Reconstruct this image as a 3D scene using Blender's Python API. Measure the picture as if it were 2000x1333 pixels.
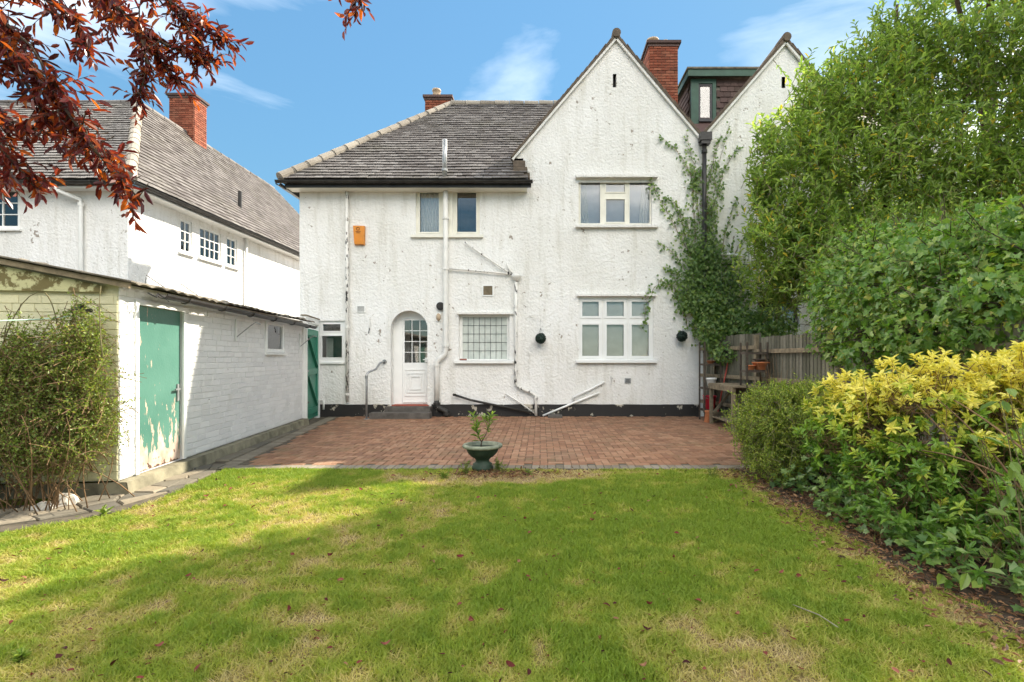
import bpy, math, random
import numpy as np
from mathutils import Vector, Matrix

random.seed(7)
RNG = np.random.default_rng(11)
for o in list(bpy.data.objects):
    bpy.data.objects.remove(o)
S = bpy.context.scene
COL = S.collection

# ------------------------------------------------------------------ camera, sky, sun, exposure
CAMZ = 1.37
F = 1000.0            # focal length in photograph pixels (2000 px wide)
VX, VY = 1055.0, 700.0
cam = bpy.data.cameras.new('camera')
cam.sensor_width = 36.0
cam.lens = 18.0
cam.shift_x = -55.0 / 2000
cam.shift_y = 33.5 / 2000
cam.clip_start = 0.05
cam.clip_end = 3000
co = bpy.data.objects.new('camera', cam)
COL.objects.link(co)
co.location = (0, 0, CAMZ)
co.rotation_euler = (math.radians(90), 0, 0)
S.camera = co

SUN = Vector((0.93, 0.76, 1.0)).normalized()
ELEV = math.asin(SUN.z)
AZ = math.atan2(SUN.x, SUN.y)
w = bpy.data.worlds.new('World')
S.world = w
w.use_nodes = True
nt = w.node_tree
nt.nodes.clear()
wo = nt.nodes.new('ShaderNodeOutputWorld')
bg = nt.nodes.new('ShaderNodeBackground')
COFF = (1.5, 9.2, 3)
sky = nt.nodes.new('ShaderNodeTexSky')
sky.sky_type = 'NISHITA'
sky.sun_disc = False
sky.sun_elevation = ELEV
sky.sun_rotation = AZ
sky.air_density = 1.0
sky.dust_density = 0.2
sky.ozone_density = 1.0
bg.inputs['Strength'].default_value = 0.15
# overbright clouds, added as fill for the shaded walls: a broad cover mask times a fine stretched texture, over the whole sky
tc = nt.nodes.new('ShaderNodeTexCoord')
def wnoise(scale, stretch, rot, detail, rough, dist, off):
    mp = nt.nodes.new('ShaderNodeMapping')
    mp.inputs['Scale'].default_value = stretch
    mp.inputs['Rotation'].default_value = rot
    mp.inputs['Location'].default_value = off
    nz = nt.nodes.new('ShaderNodeTexNoise')
    nz.inputs['Scale'].default_value = scale
    nz.inputs['Detail'].default_value = detail
    nz.inputs['Roughness'].default_value = rough
    nz.inputs['Distortion'].default_value = dist
    nt.links.new(tc.outputs['Generated'], mp.inputs['Vector'])
    nt.links.new(mp.outputs['Vector'], nz.inputs['Vector'])
    return nz.outputs['Fac']
def wmath(op, a, b):
    nd = nt.nodes.new('ShaderNodeMath'); nd.operation = op
    for i, v in enumerate((a, b)):
        if isinstance(v, (int, float)): nd.inputs[i].default_value = v
        else: nt.links.new(v, nd.inputs[i])
    return nd.outputs[0]
CROT = 1.48  # turns the bright cover out of the view, leaving mostly blue
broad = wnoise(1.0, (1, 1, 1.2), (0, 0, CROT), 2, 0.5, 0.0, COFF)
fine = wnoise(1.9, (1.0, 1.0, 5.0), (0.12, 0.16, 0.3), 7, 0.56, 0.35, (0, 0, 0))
fill_cloud = wmath('ADD', wmath('MULTIPLY', broad, 2.6), wmath('MULTIPLY', fine, 0.7))
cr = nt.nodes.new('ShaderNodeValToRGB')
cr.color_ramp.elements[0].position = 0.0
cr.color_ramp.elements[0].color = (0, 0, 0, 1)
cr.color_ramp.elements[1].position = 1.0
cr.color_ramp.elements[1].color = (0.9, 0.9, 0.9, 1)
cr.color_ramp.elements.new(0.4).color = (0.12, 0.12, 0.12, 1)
nt.links.new(wmath('MULTIPLY', wmath('SUBTRACT', fill_cloud, 1.42), 2.2), cr.inputs['Fac'])
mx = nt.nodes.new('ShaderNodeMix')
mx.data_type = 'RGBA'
mx.inputs['B'].default_value = (9.6, 9.4, 9.1, 1)  # cover made far brighter than the blue, as fill light on walls
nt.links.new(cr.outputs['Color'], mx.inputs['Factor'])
# even out the glare round the sun: colour * k / (k + luminance)
lum = nt.nodes.new('ShaderNodeRGBToBW')
nt.links.new(sky.outputs['Color'], lum.inputs[0])
gain = wmath('DIVIDE', 1.08, wmath('ADD', lum.outputs[0], 1.4))
vm = nt.nodes.new('ShaderNodeVectorMath'); vm.operation = 'SCALE'
nt.links.new(sky.outputs['Color'], vm.inputs[0]); nt.links.new(gain, vm.inputs['Scale'])
vt = nt.nodes.new('ShaderNodeVectorMath'); vt.operation = 'MULTIPLY'
vt.inputs[1].default_value = (0.66, 1.04, 1.12)
nt.links.new(vm.outputs[0], vt.inputs[0])
nt.links.new(vt.outputs[0], mx.inputs['A'])
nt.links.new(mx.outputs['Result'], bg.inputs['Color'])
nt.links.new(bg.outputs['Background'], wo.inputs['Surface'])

sl = bpy.data.lights.new('sun', 'SUN')
sl.energy = 2.7
sl.angle = math.radians(0.6)
sl.color = (1.0, 0.95, 0.86)
so = bpy.data.objects.new('sun', sl)
COL.objects.link(so)
so.location = SUN * 40
so.rotation_euler = SUN.to_track_quat('Z', 'Y').to_euler()
S.view_settings.view_transform = 'Standard'
S.view_settings.look = 'None'
S.view_settings.gamma = 1.0
S.view_settings.exposure = 2.2
S.view_settings.use_white_balance = True
S.view_settings.white_balance_temperature = 7000
S.cycles.max_bounces = 8
S.cycles.transparent_max_bounces = 12

# ------------------------------------------------------------------ helpers
def P(px, py, Y):
    return Vector(((px - VX) / F * Y, Y, CAMZ + (VY - py) / F * Y))

def G(px, py, z=0.0):
    """point of the horizontal plane z seen at a pixel"""
    Y = (CAMZ - z) * F / (py - VY)
    return Vector(((px - VX) / F * Y, Y, z))

WM = {}
def link(o, parent=None, world=True):
    COL.objects.link(o)
    if parent is not None:
        o.parent = parent
        if world:
            o.matrix_parent_inverse = WM.get(parent.name, Matrix()).inverted()
    WM[o.name] = Matrix()
    return o

def thing(name, label, cat, loc, group=None):
    o = bpy.data.objects.new(name, None)
    o.empty_display_size = 0.1
    COL.objects.link(o)
    o.location = loc
    WM[o.name] = Matrix.Translation(Vector(loc))
    return tag(o, label, cat, group)

def tag(o, label, cat, group=None):
    o['label'] = label
    o['category'] = cat
    if group:
        o['group'] = group
    return o

def structure(o):
    o['kind'] = 'structure'
    return o

def stuff(o, label=None, cat=None):
    o['kind'] = 'stuff'
    if label:
        o['label'] = label
        o['category'] = cat
    return o

class MB:
    def __init__(s, M=None):
        s.v = []; s.f = []; s.M = M
    def add(s, pts, faces):
        b = len(s.v)
        s.v += [tuple(p) for p in pts]
        s.f += [tuple(i + b for i in f) for f in faces]
        return s
    def poly(s, *pts):
        return s.add(pts, [tuple(range(len(pts)))])
    def box(s, x0, x1, y0, y1, z0, z1):
        p = [(x0,y0,z0),(x1,y0,z0),(x1,y1,z0),(x0,y1,z0),(x0,y0,z1),(x1,y0,z1),(x1,y1,z1),(x0,y1,z1)]
        return s.add(p, [(0,3,2,1),(4,5,6,7),(0,1,5,4),(1,2,6,5),(2,3,7,6),(3,0,4,7)])
    def beam(s, a, b, wx, wz, up=(0,0,1)):
        a, b = Vector(a), Vector(b)
        d = (b - a).normalized(); u = Vector(up)
        r = d.cross(u)
        if r.length < 1e-4: r = d.cross(Vector((1,0,0)))
        r.normalize(); u = r.cross(d)
        r *= wx / 2; u = u * wz / 2
        p = [a-r-u, a+r-u, a+r+u, a-r+u, b-r-u, b+r-u, b+r+u, b-r+u]
        return s.add(p, [(0,1,2,3),(7,6,5,4),(0,4,5,1),(1,5,6,2),(2,6,7,3),(3,7,4,0)])
    def tube(s, pts, r, n=8, cap=True):
        pts = [Vector(p) for p in pts]
        rs = r if isinstance(r, (list, tuple)) else [r] * len(pts)
        ref = None; rings = []
        for i, p in enumerate(pts):
            d = (pts[min(i+1, len(pts)-1)] - pts[max(i-1, 0)])
            if d.length < 1e-6: d = Vector((0,0,1))
            d.normalize()
            if ref is None:
                ref = d.cross(Vector((0.13, 0.27, 1)))
                if ref.length < 0.1: ref = d.cross(Vector((1, 0.2, 0)))
            ref = (ref - d * ref.dot(d)).normalized()
            q = d.cross(ref)
            rings.append([p + (ref * math.cos(t) + q * math.sin(t)) * rs[i] for t in [2*math.pi*k/n for k in range(n)]])
        vs = [v for rg in rings for v in rg]
        fs = []
        for i in range(len(pts)-1):
            for k in range(n):
                a = i*n+k; b = i*n+(k+1) % n
                fs.append((a, b, b+n, a+n))
        if cap:
            fs.append(tuple(range(n))[::-1]); fs.append(tuple(range((len(pts)-1)*n, len(pts)*n)))
        return s.add(vs, fs)
    def lathe(s, c, prof, n=24, mod=None):
        c = Vector(c); vs = []; fs = []
        for i, (r, z) in enumerate(prof):
            for k in range(n):
                t = 2*math.pi*k/n
                rr = r * (mod(i, t) if mod else 1)
                vs.append(c + Vector((rr*math.cos(t), rr*math.sin(t), z)))
        for i in range(len(prof)-1):
            for k in range(n):
                a = i*n+k; b = i*n+(k+1) % n
                fs.append((a, b, b+n, a+n))
        fs.append(tuple(range(n))[::-1]); fs.append(tuple(range((len(prof)-1)*n, len(prof)*n)))
        return s.add(vs, fs)
    def plate(s, x0, x1, z0, z1, holes, y0, depth, sides=True):
        """front sheet at y0 (facing -y) with rectangular holes; reveals go inward by depth"""
        xs = sorted({x0, x1} | {min(max(v, x0), x1) for h in holes for v in h[:2]})
        zs = sorted({z0, z1} | {min(max(v, z0), z1) for h in holes for v in h[2:]})
        for i in range(len(xs)-1):
            for k in range(len(zs)-1):
                cx = (xs[i]+xs[i+1])/2; cz = (zs[k]+zs[k+1])/2
                if any(h[0] < cx < h[1] and h[2] < cz < h[3] for h in holes): continue
                s.poly((xs[i],y0,zs[k]), (xs[i+1],y0,zs[k]), (xs[i+1],y0,zs[k+1]), (xs[i],y0,zs[k+1]))
        y1 = y0 + depth
        for a, b, c, d in holes:
            s.poly((a,y0,c),(a,y0,d),(a,y1,d),(a,y1,c)); s.poly((b,y0,c),(b,y1,c),(b,y1,d),(b,y0,d))
            s.poly((a,y0,c),(a,y1,c),(b,y1,c),(b,y0,c)); s.poly((a,y0,d),(b,y0,d),(b,y1,d),(a,y1,d))
        if sides:
            s.poly((x0,y0,z0),(x0,y0,z1),(x0,y1,z1),(x0,y1,z0)); s.poly((x1,y0,z0),(x1,y1,z0),(x1,y1,z1),(x1,y0,z1))
            s.poly((x0,y0,z0),(x0,y1,z0),(x1,y1,z0),(x1,y0,z0)); s.poly((x0,y0,z1),(x1,y0,z1),(x1,y1,z1),(x0,y1,z1))
        return s
    def build(s, name, mat, parent=None, smooth=False):
        vs = s.v if s.M is None else [tuple(s.M @ Vector(p)) for p in s.v]
        me = bpy.data.meshes.new(name)
        me.from_pydata(vs, [], s.f)
        if smooth:
            me.polygons.foreach_set('use_smooth', [True]*len(me.polygons))
        me.materials.append(mat)
        me.update()
        return link(bpy.data.objects.new(name, me), parent)

def fast_mesh(name, verts, faces_by_n, mat, parent=None, attrs=None, smooth=False):
    """verts (N,3) array; faces_by_n: list of (M,k) index arrays"""
    me = bpy.data.meshes.new(name)
    verts = np.asarray(verts, dtype=np.float32)
    me.vertices.add(len(verts))
    me.vertices.foreach_set('co', verts.ravel())
    idx = np.concatenate([f.ravel() for f in faces_by_n]).astype(np.int32)
    tot = np.concatenate([np.full(len(f), f.shape[1]) for f in faces_by_n]).astype(np.int32)
    st = np.concatenate([[0], np.cumsum(tot)[:-1]]).astype(np.int32)
    me.loops.add(len(idx))
    me.loops.foreach_set('vertex_index', idx)
    me.polygons.add(len(tot))
    me.polygons.foreach_set('loop_start', st)
    me.polygons.foreach_set('use_smooth', np.full(len(tot), bool(smooth)))
    for k, a in (attrs or {}).items():
        at = me.attributes.new(k, 'FLOAT', 'POINT')
        at.data.foreach_set('value', np.asarray(a, dtype=np.float32))
    me.update(calc_edges=True)
    me.validate()
    me.materials.append(mat)
    return link(bpy.data.objects.new(name, me), parent)

# chamfered unit piece: brick, paver, tile; chamfer on its +z side
_c = 0.045
PV = np.array([(-.5,-.5,-.5),(.5,-.5,-.5),(.5,.5,-.5),(-.5,.5,-.5),
               (-.5,-.5,.32),(.5,-.5,.32),(.5,.5,.32),(-.5,.5,.32),
               (-.5+_c,-.5+_c,.5),(.5-_c,-.5+_c,.5),(.5-_c,.5-_c,.5),(-.5+_c,.5-_c,.5)])
PF = [(0,1,5,4),(1,2,6,5),(2,3,7,6),(3,0,4,7),(4,5,9,8),(5,6,10,9),(6,7,11,10),(7,4,8,11),(8,9,10,11)]
_pm = {}
def piece_mesh(name, mat):
    k = (name, mat.name)
    if k not in _pm:
        me = bpy.data.meshes.new(name)
        me.from_pydata([tuple(p) for p in PV], [], PF)
        me.materials.append(mat)
        _pm[k] = me
    return _pm[k]

def mat4(center, ax, ay, az, size):
    """matrix of a piece: unit axes and size along them"""
    M = Matrix.Identity(4)
    ax = Vector(ax).normalized(); ay = Vector(ay); ay = (ay - ax*ax.dot(ay)).normalized(); az = ax.cross(ay)
    for i, (a, sz) in enumerate(zip((ax, ay, az), size)):
        a = Vector(a).normalized() * sz
        for k in range(3): M[k][i] = a[k]
    for k in range(3): M[k][3] = center[k]
    return M

def pieces(name, parent, mat, mats, limit=300, rest=None):
    """the pieces nearest the camera become objects of their own, the rest one joined part"""
    cam_p = Vector((0, 0, CAMZ))
    mats = sorted(mats, key=lambda M: (M.translation - cam_p).length)
    for M in mats[:limit]:
        o = bpy.data.objects.new(name, piece_mesh(name, mat))
        COL.objects.link(o)
        o.parent = parent
        o.matrix_parent_inverse = WM.get(parent.name, Matrix()).inverted()
        o.matrix_basis = M
    if mats[limit:]:
        A = np.array([np.array(M) for M in mats[limit:]])
        v = np.einsum('nij,kj->nki', A[:, :3, :3], PV) + A[:, None, :3, 3]
        n = len(A); k = len(PV)
        f = (np.array(PF)[None] + (np.arange(n) * k)[:, None, None]).reshape(-1, 4)
        stuff(fast_mesh(rest or name + 's', v.reshape(-1, 3), [f], mat, parent))

# ------------------------------------------------------------------ materials
class NT:
    def __init__(s, name):
        s.m = bpy.data.materials.new(name); s.m.use_nodes = True
        s.t = s.m.node_tree; s.t.nodes.clear()
        s.out = s.t.nodes.new('ShaderNodeOutputMaterial')
        s.g = None; s.tcn = None
    def n(s, typ, **kw):
        nd = s.t.nodes.new('ShaderNode' + typ)
        for k, v in kw.items():
            if hasattr(nd, k) and not k[0].isupper(): setattr(nd, k, v)
            else: nd.inputs[k.replace('_', ' ')].default_value = v
        return nd
    def l(s, a, b): s.t.links.new(a, b)
    def pos(s):
        if s.g is None: s.g = s.n('NewGeometry')
        return s.g.outputs['Position']
    def island(s):
        s.pos(); return s.g.outputs['Random Per Island']
    def noise(s, scale, detail=4, rough=0.55, vec=None, dist=0.0):
        nd = s.n('TexNoise', Scale=scale, Detail=detail, Roughness=rough, Distortion=dist)
        s.l(vec or s.pos(), nd.inputs['Vector']); return nd.outputs['Fac']
    def scaled(s, sc):
        nd = s.n('Mapping'); nd.inputs['Scale'].default_value = sc
        s.l(s.pos(), nd.inputs['Vector']); return nd.outputs['Vector']
    def ramp(s, fac, stops):
        nd = s.n('ValToRGB'); e = nd.color_ramp.elements
        while len(e) < len(stops): e.new(0.5)
        for el, (p, c) in zip(e, stops):
            el.position = p
            el.color = (c, c, c, 1) if isinstance(c, (int, float)) else (*c, 1)
        s.l(fac, nd.inputs['Fac']); return nd.outputs['Color']
    def mix(s, fac, a, b, mode='MIX'):
        nd = s.n('Mix'); nd.data_type = 'RGBA'; nd.blend_type = mode
        for key, v in (('Factor', fac), ('A', a), ('B', b)):
            if isinstance(v, tuple): nd.inputs[key].default_value = (*v, 1)
            elif isinstance(v, (int, float)): nd.inputs[key].default_value = v
            else: s.l(v, nd.inputs[key])
        return nd.outputs['Result']
    def math(s, op, a, b=0.5):
        nd = s.n('Math'); nd.operation = op
        for i, v in enumerate((a, b)):
            if isinstance(v, (int, float)): nd.inputs[i].default_value = v
            else: s.l(v, nd.inputs[i])
        return nd.outputs[0]
    def rand(s):
        """a random number per object and per loose piece"""
        oi = s.n('ObjectInfo')
        return s.math('FRACT', s.math('ADD', oi.outputs['Random'], s.island()), 0)
    def attr(s, name):
        nd = s.n('Attribute'); nd.attribute_name = name; return nd.outputs['Fac']
    def bump(s, h, strength=0.4, dist=0.01):
        nd = s.n('Bump', Strength=strength, Distance=dist); s.l(h, nd.inputs['Height']); return nd.outputs['Normal']
    def bsdf(s, color, rough=0.7, normal=None, spec=0.3, metal=0.0):
        nd = s.n('BsdfPrincipled')
        nd.inputs['Specular IOR Level'].default_value = spec
        nd.inputs['Metallic'].default_value = metal
        if isinstance(color, tuple): nd.inputs['Base Color'].default_value = (*color, 1)
        else: s.l(color, nd.inputs['Base Color'])
        if isinstance(rough, (int, float)): nd.inputs['Roughness'].default_value = rough
        else: s.l(rough, nd.inputs['Roughness'])
        if normal is not None: s.l(normal, nd.inputs['Normal'])
        return nd.outputs[0]
    def done(s, sh):
        s.l(sh, s.out.inputs['Surface']); return s.m

def simple(name, col, rough=0.6, var=0.25, scale=9, bump=0.15, bscale=60, spec=0.3, metal=0.0, rnd=0.0):
    t = NT(name)
    lo = tuple(c * (1 - var) for c in col); hi = tuple(min(1, c * (1 + var)) for c in col)
    c = t.ramp(t.noise(scale, 5), [(0.3, lo), (0.7, hi)])
    if rnd:
        c = t.mix(t.math('MULTIPLY', t.rand(), rnd), c, tuple(x * 0.45 for x in col))
    return t.done(t.bsdf(c, rough, t.bump(t.noise(bscale, 3), bump, 0.004), spec, metal))

def leafmat(name, cols, trans, tfac=0.35, rough=0.42, attr=None, spec=0.45):
    """cols: ramp stops over a per-leaf random number or a leaf attribute"""
    t = NT(name)
    if attr:
        f = t.math('ADD', t.attr(attr), t.math('MULTIPLY', t.math('SUBTRACT', t.island(), 0.5), 0.28))
    else:
        f = t.rand()
    c = t.ramp(f, cols)
    c = t.mix(0.35, c, t.ramp(t.noise(14, 2), [(0.3, 0.55), (0.7, 1.0)]), 'MULTIPLY')
    b = t.bsdf(c, rough, None, spec)
    tr = t.n('BsdfTranslucent')
    t.l(t.mix(1.0, c, trans, 'MULTIPLY'), tr.inputs['Color'])
    ms = t.n('MixShader'); ms.inputs[0].default_value = tfac
    t.l(b, ms.inputs[1]); t.l(tr.outputs[0], ms.inputs[2])
    return t.done(ms.outputs[0])

def flaking(name, paint, under, amount, rough=0.5, scale=14, stretch=(1,1,0.45), bump=0.2):
    """old paint with flaked patches; amount = threshold of the noise"""
    t = NT(name)
    h = t.noise(scale, 7, 0.62, t.scaled(stretch))
    big = t.noise(1.3, 3)
    f = t.math('ADD', h, t.math('MULTIPLY', t.math('SUBTRACT', big, 0.5), 0.35))
    k = t.ramp(f, [(amount, 0.0), (amount + 0.025, 1.0)])
    p = t.ramp(t.noise(5, 4), [(0.3, tuple(c*0.86 for c in paint)), (0.7, paint)])
    c = t.mix(k, p, under)
    return t.done(t.bsdf(c, rough, t.bump(t.math('SUBTRACT', t.noise(70, 3), t.math('MULTIPLY', k, 1.2)), bump, 0.004)))

def roughcast():
    t = NT('roughcast')
    vor = t.n('TexVoronoi', Scale=21.0); vor.feature = 'SMOOTH_F1'
    dv = t.n('TexNoise', Scale=9.0, Detail=2.0); t.l(t.pos(), dv.inputs['Vector'])
    mv = t.n('VectorMath'); mv.operation = 'SCALE'; t.l(dv.outputs['Color'], mv.inputs[0]); mv.inputs['Scale'].default_value = 0.09
    av = t.n('VectorMath'); av.operation = 'ADD'; t.l(t.pos(), av.inputs[0]); t.l(mv.outputs[0], av.inputs[1])
    t.l(av.outputs[0], vor.inputs['Vector'])
    h = t.math('ADD', vor.outputs['Distance'], t.math('MULTIPLY', t.noise(17, 6, 0.66), 1.5))
    c = t.ramp(t.noise(0.8, 6, 0.62), [(0.34, (0.74, 0.725, 0.685)), (0.62, (0.82, 0.81, 0.785))])
    grime = t.ramp(t.noise(2.6, 8, 0.7, t.scaled((1.9, 1.9, 0.22))), [(0.50, 0.0), (0.72, 0.5)])
    c = t.mix(grime, c, (0.50, 0.47, 0.39))
    # specks where the paint has come off the stones
    sp = t.noise(30, 3, 0.6)
    where = t.noise(1.7, 4, 0.6)
    k = t.ramp(t.math('ADD', sp, t.math('MULTIPLY', where, 0.20)), [(0.79, 0.0), (0.815, 0.85)])
    c = t.mix(k, c, (0.10, 0.09, 0.075))
    # larger flaked scars
    fl = t.math('ADD', t.noise(6.5, 6, 0.62), t.math('MULTIPLY', t.noise(0.9, 2), 0.32))
    k2 = t.ramp(fl, [(0.842, 0.0), (0.857, 0.85)])
    c = t.mix(k2, c, (0.27, 0.22, 0.17))
    return t.done(t.bsdf(c, 0.85, t.bump(h, 0.62, 0.020), 0.15))

M_wall = roughcast()
M_white = simple('white_paint', (0.80, 0.80, 0.77), 0.45, 0.05, 6, 0.1)
M_cream = simple('cream_frame', (0.78, 0.755, 0.66), 0.4, 0.06, 6, 0.08)
M_upvc = simple('white_plastic', (0.82, 0.82, 0.80), 0.3, 0.03, 5, 0.03, spec=0.5)
M_pipe = flaking('painted_pipe', (0.77, 0.75, 0.70), (0.03, 0.028, 0.026), 0.565, 0.5, 16, (1, 1, 0.35))
M_pipe2 = flaking('cleaner_pipe', (0.78, 0.765, 0.72), (0.05, 0.045, 0.04), 0.71, 0.5, 16, (1, 1, 0.35))
M_pipe3 = flaking('rusty_black_pipe', (0.035, 0.033, 0.03), (0.55, 0.52, 0.46), 0.66, 0.55, 18)
M_plinth = flaking('black_plinth', (0.028, 0.026, 0.025), (0.42, 0.38, 0.31), 0.60, 0.7, 5, (1, 1, 0.8))
M_black = simple('black_plastic', (0.03, 0.029, 0.028), 0.4, 0.3, 8, 0.1)
M_gutter = simple('black_gutter', (0.032, 0.03, 0.028), 0.35, 0.4, 6, 0.2)
M_grey = simple('galvanised_steel', (0.33, 0.34, 0.34), 0.42, 0.2, 14, 0.1, metal=0.5)
M_lead = simple('dark_lead', (0.07, 0.07, 0.075), 0.5, 0.2, 9, 0.1)
M_dark = simple('dark_interior', (0.045, 0.042, 0.04), 0.9, 0.2)
M_room = simple('room_walls', (0.32, 0.30, 0.27), 0.9, 0.1)
M_curtain = simple('net_curtain', (0.74, 0.74, 0.72), 0.9, 0.08, 20, 0.1)
M_blind = simple('pale_blind', (0.79, 0.785, 0.745), 0.9, 0.08, 5, 0.1)
M_concrete = simple('mossy_concrete', (0.21, 0.19, 0.13), 0.9, 0.45, 5, 0.6, 40)
M_step = simple('dark_step_slab', (0.10, 0.09, 0.08), 0.85, 0.35, 7, 0.5, 40)
M_red_sill = simple('red_tile_threshold', (0.30, 0.075, 0.05), 0.6, 0.2)
M_teal = simple('teal_paint', (0.045, 0.235, 0.155), 0.4, 0.14, 3, 0.12, 30)
M_dormer = simple('dark_green_paint', (0.045, 0.105, 0.075), 0.5, 0.2, 5, 0.1)
M_orange = simple('orange_plastic', (0.66, 0.235, 0.02), 0.35, 0.10, 5, 0.05, spec=0.5)
M_print = simple('brown_print', (0.17, 0.05, 0.012), 0.5, 0.1)
M_mortar = simple('dark_mortar', (0.17, 0.15, 0.125), 0.95, 0.3, 12, 0.4)
M_bed = simple('paver_joint_sand', (0.085, 0.07, 0.05), 0.95, 0.4, 9, 0.4)
M_terracotta = simple('terracotta', (0.50, 0.17, 0.07), 0.75, 0.2, 8, 0.2)
M_pot = simple('buff_chimney_pot', (0.42, 0.32, 0.22), 0.8, 0.3, 9, 0.3)
M_wood = simple('weathered_wood', (0.22, 0.175, 0.115), 0.85, 0.35, 12, 0.4)
M_bark = simple('dark_bark', (0.07, 0.05, 0.035), 0.9, 0.4, 20, 0.7, 40)
M_twig = simple('brown_twig', (0.20, 0.12, 0.06), 0.8, 0.4, 6, 0.2, rnd=0.5)
M_stem = simple('green_brown_stem', (0.13, 0.11, 0.05), 0.7, 0.3, 8, 0.2)
M_rustrack = simple('rusty_rack_steel', (0.085, 0.065, 0.05), 0.7, 0.4, 14, 0.3)
M_bucket = simple('red_plastic_bucket', (0.58, 0.02, 0.045), 0.35, 0.1, 4, 0.03, spec=0.5)
M_pole = simple('red_pole', (0.36, 0.05, 0.03), 0.4, 0.15)
M_stone = simple('pale_rock', (0.46, 0.42, 0.36), 0.9, 0.35, 9, 0.9, 22)
M_cord = simple('mint_cord', (0.45, 0.62, 0.50), 0.6, 0.1)
M_urn = simple('green_urn_plastic', (0.028, 0.05, 0.032), 0.55, 0.3, 10, 0.2)
M_urnrim = simple('worn_urn_rim', (0.20, 0.215, 0.155), 0.7, 0.35, 14, 0.3)
M_soil = simple('dark_soil', (0.06, 0.042, 0.028), 0.95, 0.5, 14, 0.9, 50)

def glass():
    t = NT('window_glass')
    fr = t.n('Fresnel', IOR=1.52)
    gl = t.n('BsdfGlossy', Roughness=0.01); tr = t.n('BsdfTransparent')
    tr.inputs['Color'].default_value = (0.97, 0.975, 0.97, 1)
    f = t.math('MINIMUM', t.math('ADD', t.math('MULTIPLY', fr.outputs[0], 1.4), 0.05), 1.0)
    ms = t.n('MixShader'); t.l(f, ms.inputs[0]); t.l(tr.outputs[0], ms.inputs[1]); t.l(gl.outputs[0], ms.inputs[2])
    return t.done(ms.outputs[0])
M_glass = glass()

def frosted():
    t = NT('patterned_glass')
    c = t.ramp(t.noise(7, 4), [(0.3, (0.46, 0.50, 0.46)), (0.7, (0.60, 0.63, 0.58))])
    return t.done(t.bsdf(c, 0.16, t.bump(t.noise(45, 2), 0.15, 0.004), 0.5))
M_frost = frosted()

def brickmat(name, stops, rough=0.85, bump=0.5, soot=None):
    t = NT(name)
    c = t.ramp(t.rand(), stops)
    c = t.mix(0.5, c, t.ramp(t.noise(22, 5, 0.6), [(0.3, 0.55), (0.7, 1.0)]), 'MULTIPLY')
    c = t.mix(t.ramp(t.noise(1.1, 5, 0.6), [(0.5, 0.0), (0.75, 0.55)]), c, soot or (0.11, 0.085, 0.06))
    if name == 'red_block_paver':
        c = t.mix(t.ramp(t.noise(2.3, 6, 0.66), [(0.52, 0.0), (0.72, 0.5)]), c, (0.13, 0.12, 0.06))
    return t.done(t.bsdf(c, rough, t.bump(t.noise(55, 4), bump, 0.004), 0.2))
M_brick = brickmat('red_brick', [(0.0, (0.19, 0.055, 0.032)), (0.5, (0.30, 0.088, 0.05)), (1.0, (0.37, 0.135, 0.08))], soot=(0.10, 0.065, 0.045))
M_paver = brickmat('red_block_paver', [(0.0, (0.21, 0.105, 0.062)), (0.5, (0.30, 0.15, 0.086)), (1.0, (0.37, 0.21, 0.128))], 0.7, 0.4, (0.17, 0.125, 0.085))
M_paver_grey = brickmat('grey_block_paver', [(0.0, (0.16, 0.135, 0.10)), (1.0, (0.27, 0.235, 0.18))], 0.8, 0.4)
M_tile = brickmat('weathered_roof_tile', [(0.0, (0.10, 0.084, 0.074)), (0.5, (0.15, 0.132, 0.120)), (1.0, (0.215, 0.195, 0.178))], 0.55, 0.5, (0.11, 0.10, 0.07))
M_verge = simple('dark_verge_tile', (0.12, 0.092, 0.068), 0.8, 0.35, 9, 0.4)
M_ridge = brickmat('pale_ridge_tile', [(0.0, (0.30, 0.26, 0.21)), (1.0, (0.44, 0.39, 0.32))], 0.8, 0.5)
M_hung = brickmat('hung_tile', [(0.0, (0.075, 0.048, 0.042)), (1.0, (0.15, 0.095, 0.085))], 0.7, 0.4)
M_slab = brickmat('crazy_paving_stone', [(0.0, (0.12, 0.11, 0.09)), (0.5, (0.20, 0.175, 0.13)), (1.0, (0.28, 0.235, 0.17))], 0.85, 0.7)
M_fence = brickmat('grey_green_fence_board', [(0.0, (0.10, 0.095, 0.07)), (0.6, (0.17, 0.16, 0.12)), (1.0, (0.25, 0.23, 0.18))], 0.9, 0.5, (0.08, 0.085, 0.045))

def shedpaint(name, tint):
    t = NT(name)
    c = t.ramp(t.rand(), [(0.0, tuple(x*0.90 for x in tint)), (1.0, tint)])
    g = t.ramp(t.noise(3.2, 7, 0.66), [(0.58, 0.0), (0.74, 0.5)])
    c = t.mix(g, c, (0.50, 0.48, 0.40))
    k = t.ramp(t.math('ADD', t.noise(19, 5, 0.6), t.math('MULTIPLY', t.noise(1.5, 2), 0.2)), [(0.80, 0.0), (0.82, 0.8)])
    c = t.mix(k, c, (0.24, 0.21, 0.17))
    return t.done(t.bsdf(c, 0.7, t.bump(t.noise(30, 6, 0.65), 0.7, 0.012), 0.25))
M_shed = shedpaint('shed_white_paint', (0.80, 0.79, 0.765))
M_shed_moss = shedpaint('shed_algae_paint', (0.68, 0.64, 0.42))

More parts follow.
